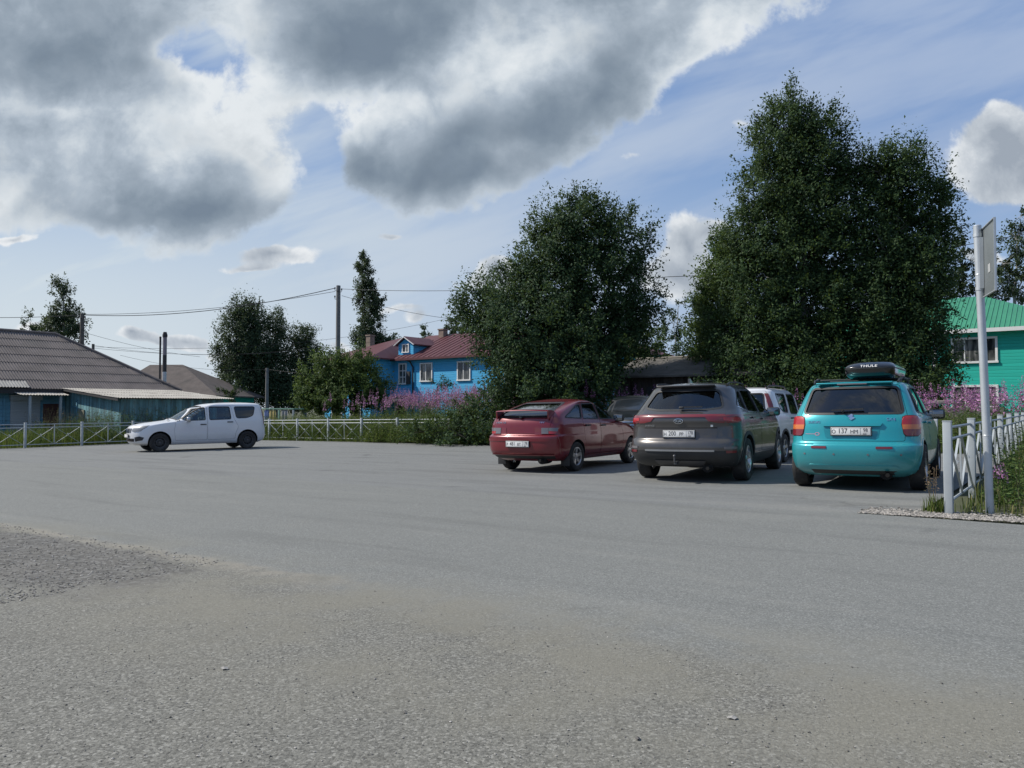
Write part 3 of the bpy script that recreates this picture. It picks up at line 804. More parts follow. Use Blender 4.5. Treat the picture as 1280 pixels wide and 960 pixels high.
def brown_suv(root):
    pm = paint('grey_brown_paint', (.080, .075, .072), .55, .30, dust_amt=.22)
    sp = suv_spec(pm); K = sp['keys']
    B, tg = build_car(root, sp)
    # lamps joined by a thin red bar
    P = [(.44,.955),(.60,.935),(.735,.955),(.80,1.03),(.82,1.06),(.60,1.06),(.44,1.05)]
    for sg in (1, -1):
        az = 30*sg; f = lambda p: [(sg*a-.0, b) for a, b in p] if sg == 1 else [(-a, b) for a, b in p][::-1]
    T = [(.06,.985),(.17,.955),(.34,.95),(.50,.985),(.60,1.05),(.63,1.085),(.36,1.085),(.06,1.075)]
    B.panel('tail_light', T, 38, M['dark_red_lens'], root, mirror=True, off=.012, thick=.04, step=.04)
    B.panel('tail_light_band', [(.10,.995),(.32,.965),(.47,.995),(.54,1.035),(.10,1.04)], 38, M['red_lens'], root, mirror=True, off=.018, thick=.02, step=.04)
    B.panel('tail_light', [(.42,1.045),(.47,.985),(.60,.958),(.70,.955),(.70,1.088),(.42,1.088)], 0, M['dark_red_lens'], root, mirror=True, off=.013, thick=.03, step=.04)
    B.panel('light_bar', [(-.44,1.048),(.44,1.048),(.44,1.088),(-.44,1.088)], 0, M['dark_red_lens'], root, off=.012, thick=.03)
    B.panel('crease_shade', [(-.60,.872),(.60,.872),(.60,.884),(-.60,.884)], 0, M['well'], root, off=.002, thick=.01)  # thin black strip paints in the shade line of the crease
    rec = paint('grey_brown_shaded', (.078, .070, .066), .55, .35)  # body paint darkened a little, standing for shade around the plate
    B.panel('plate_recess_shade', round_poly([(-.58,.70),(.58,.70),(.62,.87),(-.62,.87)], .02), 0, rec, root, off=.003, thick=.012)
    plate(root, -.85, .785, RUS('H', '200', 'PP', '178'))
    # bumper: painted top, dark lower cladding with a bright strip
    B.panel('rear_bumper', round_poly([(-.86,.52),(.86,.52),(.88,.62),(.80,.668),(-.80,.668),(-.88,.62)], .02), 0, pm, root, off=.008, thick=.03)
    B.panel('bumper_cladding', round_poly([(-.80,.27),(.80,.27),(.87,.40),(.87,.515),(-.87,.515),(-.87,.40)], .02), 0, M['black_plastic'], root, off=.010, thick=.03)
    B.panel('bumper_strip', [(-.56,.508),(.56,.508),(.56,.535),(-.56,.535)], 0, M['alloy'], root, off=.024, thick=.02)
    B.panel('skid_plate', round_poly([(-.36,.285),(.36,.285),(.42,.37),(-.42,.37)], .02), 0, M['dark_alloy'], root, off=.022, thick=.03)
    B.panel('reversing_lamp', [(.22,.548),(.36,.544),(.43,.555),(.41,.585),(.22,.582)], 30, M['smoke_lens'], root, mirror=True, off=.016, thick=.03, step=.04)
    B.panel('reflector', [(.25,.485),(.41,.488),(.41,.524),(.24,.524)], 30, M['dark_red_lens'], root, mirror=True, off=.018, thick=.03, step=.04)
    # oval emblem with letters, model script, small round badge
    E_ = [(.075*math.cos(k*math.pi/12), 1.0-.012+.040*math.sin(k*math.pi/12)) for k in range(24)]
    Ei = [(.067*math.cos(k*math.pi/12), 1.0-.012+.033*math.sin(k*math.pi/12)) for k in range(24)]
    em = B.panel('emblem', E_, 0, M['chrome'], root, off=.014, thick=.014, holes=[Ei], step=.03)[0]
    B.panel('emblem_field', Ei, 0, M['black_plastic'], root, off=.010, thick=.01, step=.03)[0].parent = em
    badge(B, root, 'KIA', .058, 0, .988, name='emblem_lettering', sx=1.05, ext=.012)
    badge(B, root, 'SPORTAGE', .036, -.50, .915, name='model_badge', sx=1.0)
    B.panel('badge', [(.50,.895),(.535,.895),(.535,.93),(.50,.93)], 0, M['plate_white'], root, off=.008, thick=.008, step=.02)
    w = MB(); w.bar((-.735, .0, 1.215), (-.725, -.36, 1.215), .035, .02); w.rbox((-.735, -.02, 1.205), (.05, .08, .04), .015); w.build('wiper', M['black_plastic'], root)
    spv = MB(); spv.rbox((-.375, 0, 1.553), (.15, .98, .024), .011, rot=Matrix.Rotation(R(14), 3, 'Y')); spv.build('roof_spoiler', pm, root)
    an = MB(); an.poly_prism([(-.02, -.015, 1.62), (-.22, -.015, 1.62), (-.22, -.015, 1.69), (-.17, -.015, 1.695)], (0, .03, 0)); an.build('roof_antenna', pm, root)
    for sg in (1, -1):
        r = MB(); r.tube([(-.1, sg*.60, 1.575), (.0, sg*.625, 1.615), (.5, sg*.63, 1.632), (1.0, sg*.62, 1.61), (1.12, sg*.60, 1.575)], .013, 8); r.build('roof_rail', M['black_plastic'], root)
    B.panel('arch_trim', arch_band(0, .36, .397, .455), 90, M['black_plastic'], root, mirror=True, off=.010, thick=.03)
    B.panel('arch_trim', arch_band(2.67, .36, .397, .455), 90, M['black_plastic'], root, mirror=True, off=.010, thick=.03)
    B.panel('sill_trim', [(.44,.27),(2.22,.27),(2.22,.42),(.44,.42)], 90, M['black_plastic'], root, mirror=True, off=.012, thick=.03)
    B.panel('window_trim', [(-.30,1.205),(.14,1.122),(2.02,1.068),(2.02,1.084),(.14,1.138),(-.30,1.222)], 90, M['chrome'], root, mirror=True, off=.006, thick=.01)
    tb = MB(); tb.bar((-.86, .02, .33), (-1.0, .02, .33), .045); tb.tube([(-.99, .02, .33), (-1.03, .02, .35), (-1.03, .02, .42)], .016, 8)
    tb.lathe([(0, -.025), (.018, -.018), (.025, 0), (.018, .018), (0, .025)], 12, 'z', (-1.03, .02, .44)); tb.build('tow_bar', M['dark_alloy'], root)
    mirrors(root, 1.98, .81, 1.12, M['black_plastic'], 1.05)
    front_end(B, root, sp, zl=(.84, .98), yl=(.52, .86), grille=(-.5, .5, .78, .92), lower=(-.55, .55, .40, .58))
    seats(root, [(1.40, (.38, -.38)), (.48, (.42, -.42))], z=.40)
    dash(root, 2.0, .95, 1.4); steering(root, 1.72, .38, 1.0)
    return B
def dark_crossover(root):
    pm = paint('black_paint', (.018, .022, .026), .3, .3, dust_amt=.3)
    sp = suv_spec(pm); sp['glass'] = M['glass_mid']
    B, tg = build_car(root, sp)
    front_end(B, root, sp, zl=(.84, .97), yl=(.52, .84), grille=(-.46, .46, .72, .92), lower=(-.6, .6, .40, .58))
    C_ = [(.062*math.cos(k*math.pi/10), .86+.062*math.sin(k*math.pi/10)) for k in range(20)]
    Ci = [(.050*math.cos(k*math.pi/10), .86+.050*math.sin(k*math.pi/10)) for k in range(20)]
    e = B.panel('emblem', C_, 180, M['chrome'], root, off=.03, thick=.02, holes=[Ci], step=.03)[0]
    B.panel('emblem_bar', [(-.075,.848),(.075,.848),(.075,.872),(-.075,.872)], 180, M['chrome'], root, off=.034, thick=.02, step=.03)[0].parent = e
    w = MB(); w.bar((2.28, .5, 1.15), (2.2, -.05, 1.17), .02, .015); w.bar((2.28, -.1, 1.15), (2.2, -.6, 1.17), .02, .015); w.build('wiper', M['black_plastic'], root)
    an = MB(); an.tube([(.2, 0, 1.63), (-.02, 0, 1.75)], .004, 6); an.build('roof_antenna', M['black_plastic'], root)
    mirrors(root, 1.98, .81, 1.12, M['black_plastic'], 1.05)
    seats(root, [(1.40, (.38, -.38))], z=.40); dash(root, 2.0, .95, 1.4)
    B.panel('tail_light', [(.06,.985),(.17,.955),(.50,.985),(.63,1.085),(.06,1.075)], 38, M['dark_red_lens'], root, mirror=True, off=.012, thick=.04, step=.06)
    return B
# ---------------------------------------------------------- red liftback
def red_liftback(root):
    pm = paint('dark_red_paint', (.155, .007, .015), .2, .30, dust_amt=.06)
    K = [(.22,-.60,3.05,.72,.04,.28,.12,.45),(.32,-.78,3.20,.80,.05,.30,.15,.5),(.42,-.86,3.28,.83,.05,.30,.18,.5),(.55,-.875,3.30,.84,.05,.30,.2,.5),
         (.685,-.875,3.30,.84,.05,.30,.2,.5),(.715,-.85,3.29,.838,.05,.29,.2,.5),(.735,-.80,3.26,.836,.05,.27,.2,.5),(.86,-.785,3.0,.83,.05,.26,.25,.5),(.93,-.775,2.6,.822,.05,.25,.25,.5),
         (.98,-.76,2.2,.805,.05,.25,.25,.45),(1.05,-.73,2.0,.775,.05,.25,.22,.42),(1.15,-.60,1.82,.735,.05,.26,.2,.4),(1.25,-.28,1.58,.69,.05,.27,.18,.38),
         (1.33,.03,1.36,.645,.05,.28,.18,.36),(1.38,.26,1.18,.60,.05,.28,.16,.34),(1.405,.45,1.02,.52,.05,.28,.15,.32)]
    fw = round_poly([(1.03,1.02),(1.82,1.0),(1.25,1.29),(1.04,1.325)], .04)
    rwn = round_poly([(.32,1.03),(.97,1.02),(.97,1.325),(.47,1.315)], .04)
    q = round_poly([(-.36,1.06),(.25,1.035),(.38,1.30),(.24,1.285)], .03)
    sp = dict(keys=K, crown=.03, glass_z=1.04, paint=pm, roof=1.43, cowl=2.05, wb=2.492, r=.29, arch=.325, ty=.735, tw=.175, rr=.178, wheel='alloy', floor=.40,
        side_windows=[(fw, M['glass']), (rwn, M['glass_mid']), (q, M['glass_mid'])],
        rear_window=round_poly([(-.60,1.07),(.60,1.07),(.45,1.345),(-.45,1.345)], .05), rear_glass=M['glass_tint'],
        windscreen=[(-.63,0),(.63,0),(.52,1),(-.52,1)],
        doors=[round_poly([(1.0,.32),(2.0,.32),(2.08,.60),(1.96,.97),(1.28,1.335),(1.0,1.36)], .04), round_poly([(.34,.32),(.99,.32),(.99,1.36),(.43,1.345),(.26,1.0),(.30,.62),(.34,.56)], .04)],
        tailgate=round_poly([(-.60,.75),(.60,.75),(.64,.95),(.66,1.05),(.47,1.375),(-.47,1.375),(-.66,1.05),(-.64,.95)], .03),
        hood=[(-.62,0),(.62,0),(.72,1),(-.72,1)], handles=[(1.10, .88), (.42, .89)])
    sp['windscreen'] = round_poly(shift_to(K, sp['windscreen'], 30, 1.03, 1.35, 2.03, 1.30), .05)
    sp['hood'] = round_poly(shift_to(K, sp['hood'], 55, .79, .97, 3.12, 2.28), .05)
    B, tg = build_car(root, sp)
    # wing over the rear glass
    wv = MB(); n = 14
    pts = [(-.64, .0)]
    prof = [(-.10, .0), (-.085, .018), (0, .028), (.09, .018), (.10, .004), (0, -.004)]
    secs = []
    for k in range(n+1):
        t = -1+2*k/n; y = t*.60; x0 = -.735+.09*abs(t)**3; z0 = 1.175+.018*(1-t*t)
        secs.append([(x0+px, y, z0+pz) for px, pz in prof])
    vs = [p for s_ in secs for p in s_]; m_ = len(prof)
    fs = [(k*m_+j, k*m_+(j+1) % m_, (k+1)*m_+(j+1) % m_, (k+1)*m_+j) for k in range(n) for j in range(m_)]+[tuple(range(m_)), tuple(n*m_+j for j in range(m_))[::-1]]
    wv.add(vs, fs, 0, True)
    for sg in (1, -1): wv.poly_prism([(-.72, sg*.575, 1.03), (-.60, sg*.575, 1.08), (-.48, sg*.575, 1.165), (-.56, sg*.575, 1.188), (-.735, sg*.575, 1.175)], (0, sg*.03, 0))
    wv.build('rear_wing', pm, root)
    wb_ = MB(); wb_.bar((-.74, .0, 1.09), (-.70, .30, 1.10), .028, .018); wb_.rbox((-.755, 0, 1.07), (.05, .07, .05), .015); wb_.build('wiper', M['black_plastic'], root)
    B.panel('tail_light', [(.33,.745),(.55,.745),(.55,.865),(.33,.865)], 0, M['dark_red_lens'], root, mirror=True, off=.006, thick=.02)
    B.panel('tail_light', [(.10,.748),(.235,.748),(.235,.862),(.10,.862)], 25, M['smoke_lens'], root, mirror=True, off=.014, thick=.03, step=.04)
    B.panel('tail_light', [(.24,.748),(.36,.748),(.40,.79),(.24,.80)], 25, M['red_lens'], root, mirror=True, off=.014, thick=.03, step=.04)
    B.panel('tail_light', [(.24,.803),(.40,.793),(.425,.862),(.24,.862)], 25, M['smoke_lens'], root, mirror=True, off=.013, thick=.03, step=.04)
    B.panel('rear_bumper', round_poly([(-.78,.345),(.78,.345),(.80,.55),(.78,.705),(-.78,.705),(-.80,.55)], .03), 0, pm, root, off=.010, thick=.03)
    B.panel('bumper_moulding', [(-.79,.608),(.79,.608),(.79,.655),(-.79,.655)], 0, pm, root, off=.022, thick=.02)
    B.panel('rear_valance', [(-.66,.27),(.66,.27),(.70,.345),(-.70,.345)], 0, M['black_plastic'], root, off=.006, thick=.03)
    B.panel('bumper_lip', [(-.70,.352),(.70,.352),(.70,.372),(-.70,.372)], 0, pm, root, off=.03, thick=.03)
    plate(root, -.905, .555, RUS('P', '481', 'BT', '178'), tilt=0)
    badge(B, root, 'LADA 112', .052, -.48, .965, name='maker_badge', sx=1.15)
    badge(B, root, '16V', .05, .46, .965, name='engine_badge', sx=1.3)
    an = MB(); an.tube([(.62, 0, 1.43), (.50, 0, 1.47)], .004, 6); an.build('roof_antenna', M['black_plastic'], root)
    B.panel('sill_trim', [(.36,.25),(2.12,.25),(2.12,.31),(.36,.31)], 90, pm, root, mirror=True, off=.012, thick=.03)
    for sg in (1, -1):
        mf = MB(); mf.rbox((-.345, sg*.735, .22), (.015, .19, .20), .004); mf.build('mud_flap', M['black_plastic'], root)
    mirrors(root, 1.80, .73, 1.02, M['black_plastic'])
    front_end(B, root, sp, zl=(.66, .80), yl=(.38, .74), grille=(-.30, .30, .70, .78), lower=(-.5, .5, .36, .50))
    seats(root, [(1.30, (.36, -.36)), (.50, (.36, -.36))], z=.26)
    dash(root, 1.78, .82, 1.25); steering(root, 1.5, .36, .84)
    return B
# ---------------------------------------------------------- white estate cars
def white_estate(root, rails=False):
    pm = paint('white_paint' if not rails else 'bright_white_paint', (.66, .67, .69), 0, .38, dust_amt=.3)
    K = [(.22,-.50,3.50,.76,.04,.20,.15,.45),(.30,-.66,3.68,.82,.04,.20,.12,.40),(.45,-.725,3.745,.855,.04,.20,.13,.42),(.60,-.735,3.75,.87,.04,.2,.14,.42),
         (.74,-.72,3.74,.87,.04,.2,.15,.42),(.865,-.71,3.66,.868,.05,.2,.16,.44),(.945,-.705,3.40,.865,.05,.2,.2,.5),(1.005,-.70,2.98,.858,.05,.2,.25,.5),
         (1.05,-.695,2.62,.848,.05,.2,.25,.5),(1.12,-.69,2.42,.828,.05,.2,.22,.45),(1.30,-.665,2.10,.785,.05,.2,.2,.42),(1.48,-.62,1.75,.735,.05,.22,.18,.38),
         (1.565,-.585,1.50,.69,.05,.24,.16,.36),(1.61,-.50,1.25,.62,.05,.26,.16,.34),(1.63,-.30,1.0,.52,.05,.26,.15,.32)]
    fw = round_poly([(1.45,1.045),(2.06,1.035),(2.20,1.08),(1.80,1.42),(1.46,1.475)], .04)
    rwn = round_poly([(.58,1.065),(1.30,1.045),(1.30,1.49),(.62,1.49)], .05)
    q = round_poly([(.38,1.09),(.02,1.10),(-.20,1.18),(-.28,1.49),(.45,1.49)], .07)
    sp = dict(keys=K, crown=.03, glass_z=1.11, paint=pm, roof=1.655, cowl=2.5, wb=2.905, r=.312, arch=.365, ty=.765, tw=.185, rr=.197, wheel='steel' if not rails else 'alloy',
        side_windows=[(fw, M['glass']), (rwn, M['glass']), (q, M['glass_mid'])], glass=M['glass'],
        rear_window=round_poly([(-.60,1.05),(.60,1.05),(.55,1.50),(-.55,1.50)], .06), rear_glass=M['glass_mid'],
        windscreen=[(-.70,0),(.70,0),(.60,1),(-.60,1)],
        doors=[round_poly([(1.39,.36),(2.42,.36),(2.46,.70),(2.40,1.04),(2.24,1.10),(1.83,1.46),(1.39,1.525)], .04), round_poly([(.44,.36),(1.375,.36),(1.375,1.525),(.56,1.53),(.46,1.05),(.32,.80),(.42,.56)], .05)],
        tailgate=round_poly([(-.62,.56),(.62,.56),(.66,1.0),(.60,1.56),(-.60,1.56),(-.66,1.0)], .04),
        hood=[(-.66,0),(.66,0),(.76,1),(-.76,1)], handles=[(1.52, .89), (.62, .96)])
    sp['windscreen'] = round_poly(shift_to(K, sp['windscreen'], 30, 1.12, 1.54, 2.45, 1.60), .06)
    sp['hood'] = round_poly(shift_to(K, sp['hood'], 55, .87, 1.06, 3.55, 2.62), .05)
    B, tg = build_car(root, sp)
    B.panel('tail_light', [(-.10,.84),(.05,.84),(.075,1.0),(.06,1.25),(.02,1.50),(-.05,1.50),(-.03,1.15),(-.10,.98)], 50, M['dark_red_lens'], root, mirror=True, off=.010, thick=.03, step=.05)
    B.panel('rear_bumper', round_poly([(-.80,.30),(.80,.30),(.82,.55),(-.82,.55)], .03), 0, pm, root, off=.008, thick=.03)
    # front
    for sg in (1, -1):
        P = [(.42,.71),(.54,.675),(.74,.70),(.815,.82),(.80,.885),(.62,.85),(.45,.79)]
        P = P if sg == 1 else [(-x, z) for x, z in P][::-1]
        B.panel('headlight', P, 180, M['lamp_lens'], root, off=.010, thick=.04, step=.04)
    B.panel('grille', round_poly([(-.36,.645),(.36,.645),(.40,.79),(-.40,.79)], .03), 180, M['black_plastic'], root, off=.006, thick=.03)
    for z in (.665, .705, .75): B.panel('grille_bar', [(-.36,z),(.36,z),(.37,z+.016),(-.37,z+.016)], 180, M['chrome'], root, off=.016, thick=.02)
    E_ = [(.07*math.cos(k*math.pi/10), .725+.042*math.sin(k*math.pi/10)) for k in range(20)]
    B.panel('emblem', E_, 180, M['chrome'], root, off=.026, thick=.02, step=.03)
    B.panel('air_intake', round_poly([(-.50,.36),(.50,.36),(.54,.46),(-.54,.46)], .03), 180, M['well'], root, off=.006, thick=.03)
    B.panel('fog_lamp_trim', [(.56,.36),(.76,.40),(.80,.49),(.72,.53),(.56,.50)], 180, M['black_plastic'], root, mirror=False, off=.008, thick=.03)
    B.panel('fog_lamp_trim', [(-.56,.36),(-.56,.50),(-.72,.53),(-.80,.49),(-.76,.40)], 180, M['black_plastic'], root, mirror=False, off=.008, thick=.03)
    plate(root, 3.775, .545, [], front=True)
    w = MB(); w.bar((2.58, .55, 1.09), (2.50, -.05, 1.12), .022, .016); w.bar((2.60, -.05, 1.09), (2.50, -.6, 1.12), .022, .016); w.build('wiper', M['black_plastic'], root)
    B.panel('sill_trim', [(.42,.245),(2.48,.245),(2.48,.335),(.42,.335)], 90, pm if not rails else M['black_plastic'], root, mirror=True, off=.008, thick=.03)
    mirrors(root, 2.03, .85, 1.065, M['alloy'] if not rails else M['black_plastic'], 1.15)
    seats(root, [(1.62, (.38, -.38)), (.70, (.40, -.40))], z=.40, hz=.03)
    dash(root, 2.25, .92, 1.35); steering(root, 1.95, .38, .98)
    if rails:
        B.panel('door_moulding', [(.47,.60),(1.36,.60),(1.36,.70),(.45,.70)], 90, M['black_plastic'], root, mirror=True, off=.012, thick=.02)
        B.panel('door_moulding', [(1.41,.60),(2.42,.60),(2.44,.70),(1.41,.70)], 90, M['black_plastic'], root, mirror=True, off=.012, thick=.02)
        for x in (0, 2.905): B.panel('arch_trim', arch_band(x, .32, .367, .42), 90, M['black_plastic'], root, mirror=True, off=.010, thick=.03)
        for sg in (1, -1):
            r = MB(); r.tube([(-.42, sg*.585, 1.60), (-.30, sg*.60, 1.665), (.4, sg*.60, 1.69), (1.1, sg*.595, 1.675), (1.3, sg*.58, 1.61)], .018, 8); r.build('roof_rail', M['black_plastic'], root)
    else:
        an = MB(); an.tube([(1.35, 0, 1.63), (1.18, 0, 1.66)], .006, 6); an.build('roof_antenna', M['black_plastic'], root)
    return B
# ------------------------------------------------------------------ sky, sun, camera
SUN_EL, SUN_AZ = 44.0, -83.0          # azimuth measured clockwise from +Y (negative: left of the view)
SKY_STR = .10
EXPO = .53
def make_sky():
    w = bpy.data.worlds.new('World'); sc.world = w; w.use_nodes = True
    nt = w.node_tree; t = NT(nt); bg = nt.nodes['Background']
    sky = t.n('ShaderNodeTexSky', sky_type='NISHITA'); sky.sun_disc = False
    sky.sun_elevation = R(SUN_EL); sky.sun_rotation = R(SUN_AZ); sky.altitude = 100
    sky.air_density = 1.0; sky.dust_density = 1.6; sky.ozone_density = 1.5
    d = t.n('ShaderNodeTexCoord').outputs['Generated']
    x, y, z = t.sep(d)
    yc = t.math('MAXIMUM', y, .12)
    u = t.math('DIVIDE', x, yc); v = t.math('DIVIDE', z, yc)     # tangent of azimuth and of elevation, about due north
    uv = t.comb(u, v, 0)
    zc = t.math('MAXIMUM', z, 0.0)
    # warped coordinates give ragged outlines
    wn = t.n('ShaderNodeTexNoise'); t.l(uv, wn.inputs['Vector']); wn.inputs['Scale'].default_value = 7; wn.inputs['Detail'].default_value = 5
    wv = t.vmath('SUBTRACT', wn.outputs['Color'], (.5, .5, .5))
    wp = t.n('ShaderNodeVectorMath', operation='MULTIPLY_ADD'); t.l(wv, wp.inputs[0]); wp.inputs[1].default_value = (.10, .075, 0); t.l(uv, wp.inputs[2])
    uw = wp.outputs[0]
    def blob(px, py, rx, ry, rot=0.0, amp=1.0, src=uw):
        c = ((px-640)/F, (508.7-py)/F)
        m = t.n('ShaderNodeMapping', vector_type='TEXTURE'); t.l(src, m.inputs[0])
        m.inputs['Location'].default_value = (c[0], c[1], 0); m.inputs['Rotation'].default_value = (0, 0, R(rot)); m.inputs['Scale'].default_value = (rx*2.0/F, ry*2.0/F, 1)
        g = t.n('ShaderNodeTexGradient', gradient_type='QUADRATIC_SPHERE'); t.l(m.outputs[0], g.inputs[0])
        e = g.outputs['Fac']
        return t.math('MULTIPLY', e, amp) if amp != 1 else e
    def total(bl):
        s = None
        for b in bl:
            e = blob(*b); s = e if s is None else t.math('ADD', s, e)
        return s
    n1 = t.noise(uv, 5.0, 9, .56, .35); n2 = t.noise(uv, 16.0, 9, .62, .2)
    n3 = t.noise(t.map(uv, loc=(3.1, 1.7, .4)), 3.5, 6, .55, .4)
    front = t.smooth(y, .10, .35)
    # --- heavy cumulus seen against the light: bright rims, grey hearts
    heavy = total([(70,50,150,84,-5,2.2),(-60,20,170,130,0,2.0),(120,225,125,70,-12,1.6),(262,210,112,76,-30,1.7),(228,112,62,44,0,1.0),(312,250,50,56,0,.9),(15,200,90,60,0,1.0),(160,265,130,34,-4,1.0),
                   (430,50,150,70,8,2.2),(520,10,160,64,0,1.4),(605,150,185,66,24,2.0),(470,195,95,40,-14,1.2),(725,85,130,76,34,1.9),(800,5,130,56,12,1.4),(565,228,56,34,0,.8),(660,40,130,60,0,1.4),
                   (640,-120,420,120,0,2.2),(200,-150,400,130,0,2.2)])
    heavy = t.math('SUBTRACT', 1.0, t.math('POWER', 2.718, t.math('MULTIPLY', heavy, -1.5)))
    gap = total([(248,66,44,36,30,.85),(392,190,26,70,0,.7),(360,300,60,40,0,.6),(200,60,20,30,0,.3)])
    # other cumulus all round, overhead and behind, where the photograph does not look
    pl = t.comb(t.math('DIVIDE', x, t.math('ADD', zc, .18)), t.math('DIVIDE', y, t.math('ADD', zc, .18)), 0)
    allr = t.smooth(t.noise(pl, 1.1, 7, .58, .3), .47, .62)
    f1 = t.math('SUBTRACT', t.math('MULTIPLY_ADD', n1, .64, t.math('MULTIPLY', n2, .36)), .5)
    dens = t.math('ADD', t.math('SUBTRACT', heavy, gap), t.math('MULTIPLY', f1, 2.2))
    thick = t.math('SUBTRACT', dens, .47)
    cov_f = t.smooth(thick, -.08, .17)
    na = t.noise(t.map(uw, loc=(3.1, 1.7, .4)), 4.0, 4, .48, .3)
    nb = t.noise(t.map(uw, loc=(1.1, 4.7, .4)), 9, 4, .45, .2)
    up = t.noise(t.map(uw, loc=(1.1+.014, 4.7-.020, .4)), 9, 4, .45, .2)       # the same billows a little higher: which side faces the light
    relief = t.math('SUBTRACT', nb, up)
    glow = total([(655,55,85,55,25,1.3),(560,64,44,44,0,.5),(212,182,52,34,-30,.9),(105,255,40,24,20,.4),(338,185,40,70,10,.9),(238,84,52,26,-10,1.2),(5,240,60,50,0,.9),(425,135,90,26,8,.9),(70,128,110,18,-6,.9),(300,165,40,30,-40,.7),(720,40,40,40,30,.4),(190,205,20,30,30,.6)])
    dark = total([(60,60,110,60,0,.5),(240,262,120,30,-6,.8),(120,270,90,24,0,.5),(440,52,120,44,4,.8),(560,185,150,42,18,.8),(580,225,80,26,8,.7),(740,110,90,50,36,.6),(460,205,80,22,-10,.5),(300,200,50,40,-30,.5),(640,-60,300,60,0,.4)])
    core = t.math('ADD', t.math('MULTIPLY', thick, .85), t.math('MULTIPLY', t.math('SUBTRACT', na, .5), 1.1))
    core = t.math('ADD', core, t.math('MULTIPLY', t.math('SUBTRACT', nb, .5), .45))
    core = t.math('SUBTRACT', core, t.math('MULTIPLY', relief, .75))
    core = t.math('ADD', core, t.math('MULTIPLY', t.math('SUBTRACT', n2, .5), .30))
    core = t.math('ADD', core, t.math('MULTIPLY_ADD', dark, .75, t.math('MULTIPLY', glow, -.40)))
    E = 2**EXPO; k = 1/(SKY_STR*E)
    hc = t.ramp(t.math('MULTIPLY_ADD', core, .88, .08), [(0, (.80, .84, .87)), (.18, (.64, .70, .755)), (.36, (.45, .52, .60)), (.55, (.325, .39, .465)), (.78, (.235, .295, .365)), (1, (.19, .245, .315))])
    puff = t.math('SUBTRACT', t.math('MULTIPLY_ADD', t.smooth(n2, .30, .70), .5, t.math('MULTIPLY', t.smooth(nb, .3, .7), .5)), .5)
    hc = t.mix(1.0, hc, t.ramp(t.math('MULTIPLY_ADD', puff, 1.0, .5), [(0, (.76, .78, .80)), (.5, (.96, .965, .97)), (1, (1.0, 1.0, 1.0))]), 'MULTIPLY')
    # --- far white cumulus lit from the side
    white = total([(1255,165,62,42,0,1.25),(1300,215,110,38,0,1.0),(862,300,34,42,20,1.15),(840,350,62,34,0,.95),(905,275,26,18,0,.7),(622,335,24,22,0,1.1),(610,360,40,18,0,.8),
                   (175,415,17,9,0,1.1),(225,416,26,8,0,1.0),(195,424,60,7,0,.6),(60,410,50,9,0,.75),(345,325,62,13,4,.95),(310,342,50,6,0,.6),(475,300,26,8,10,.7),(505,390,70,9,0,.5),(270,432,24,6,0,.7),(430,432,24,14,0,.6),
                   (1225,318,26,14,0,.9),(930,150,40,24,0,.35),(800,188,50,12,10,.35),(530,402,16,8,0,.6),(15,300,26,7,0,.7),(250,285,40,8,0,.4)])
    wt = t.math('SUBTRACT', t.math('ADD', t.math('MULTIPLY', white, 1.45), t.math('MULTIPLY', t.math('SUBTRACT', n2, .5), 1.0)), .42)
    cov_w = t.smooth(wt, -.06, .22)
    wshade = t.math('ADD', t.math('MULTIPLY', n2, .9), t.math('MULTIPLY', wt, -.25))
    wc = t.ramp(wshade, [(.18, (.34, .39, .46)), (.36, (.52, .57, .63)), (.52, (.80, .83, .86)), (.7, (.90, .91, .92))])
    # --- thin high streaks and milky air low down on the sunny side
    r1 = t.map(uv, rot=(0, 0, R(-17))); r2 = t.map(uv, rot=(0, 0, R(-24)))
    st = t.noise(t.map(r1, scale=(.8, 5.0, 1), loc=(.3, .55, 0)), 1.7, 6, .52, .4)
    st2 = t.noise(t.map(r2, scale=(1.0, 4.0, 1), loc=(1.3, .2, 0)), 4.0, 5, .55, .3)
    pale = total([(520,310,300,90,-8,.9),(760,200,200,60,20,.8),(1000,60,220,60,16,.8),(260,50,90,70,0,.7),(1000,340,300,60,0,.5),(640,400,500,60,0,.5)])
    streak = t.math('MULTIPLY', t.smooth(t.math('ADD', t.math('MULTIPLY_ADD', pale, .16, t.math('MULTIPLY', st, .70)), t.math('MULTIPLY', st2, .30)), .36, .68), .95)
    low = t.math('MULTIPLY', t.smooth(v, .44, .05), t.smooth(u, .75, -.35))
    veil = t.math('MAXIMUM', streak, t.math('MULTIPLY', low, .92))
    vcol = t.ramp(t.smooth(u, -.7, .6), [(0, (.66, .735, .78)), (1, (.37, .47, .66))])
    base = t.mix(.8, sky.outputs[0], t.ramp(t.smooth(v, 0, .5), [(0, (.36*k, .50*k, .70*k)), (1, (.15*k, .285*k, .58*k))]))
    def em(c): return t.vmath('MULTIPLY', c, (k, k, k))
    col = t.mix(t.math('MULTIPLY', veil, front), base, em(vcol))
    back = t.math('MULTIPLY', t.math('MULTIPLY', allr, t.smooth(z, .0, .15)), t.math('SUBTRACT', 1.0, front))
    col = t.mix(back, col, em(t.ramp(n1, [(.3, (.30, .35, .42)), (.7, (.75, .78, .82))])))
    col = t.mix(t.math('MULTIPLY', cov_w, front), col, em(wc))
    col = t.mix(t.math('MULTIPLY', cov_f, front), col, em(hc))
    t.l(col, bg.inputs[0]); bg.inputs[1].default_value = SKY_STR
    w.cycles.sampling_method = 'MANUAL'; w.cycles.sample_map_resolution = 512
    l = bpy.data.lights.new('sun', 'SUN'); l.energy = 3.6; l.angle = R(.55); l.color = (1, .945, .86)
    o = bpy.data.objects.new('sun', l); COL.objects.link(o)
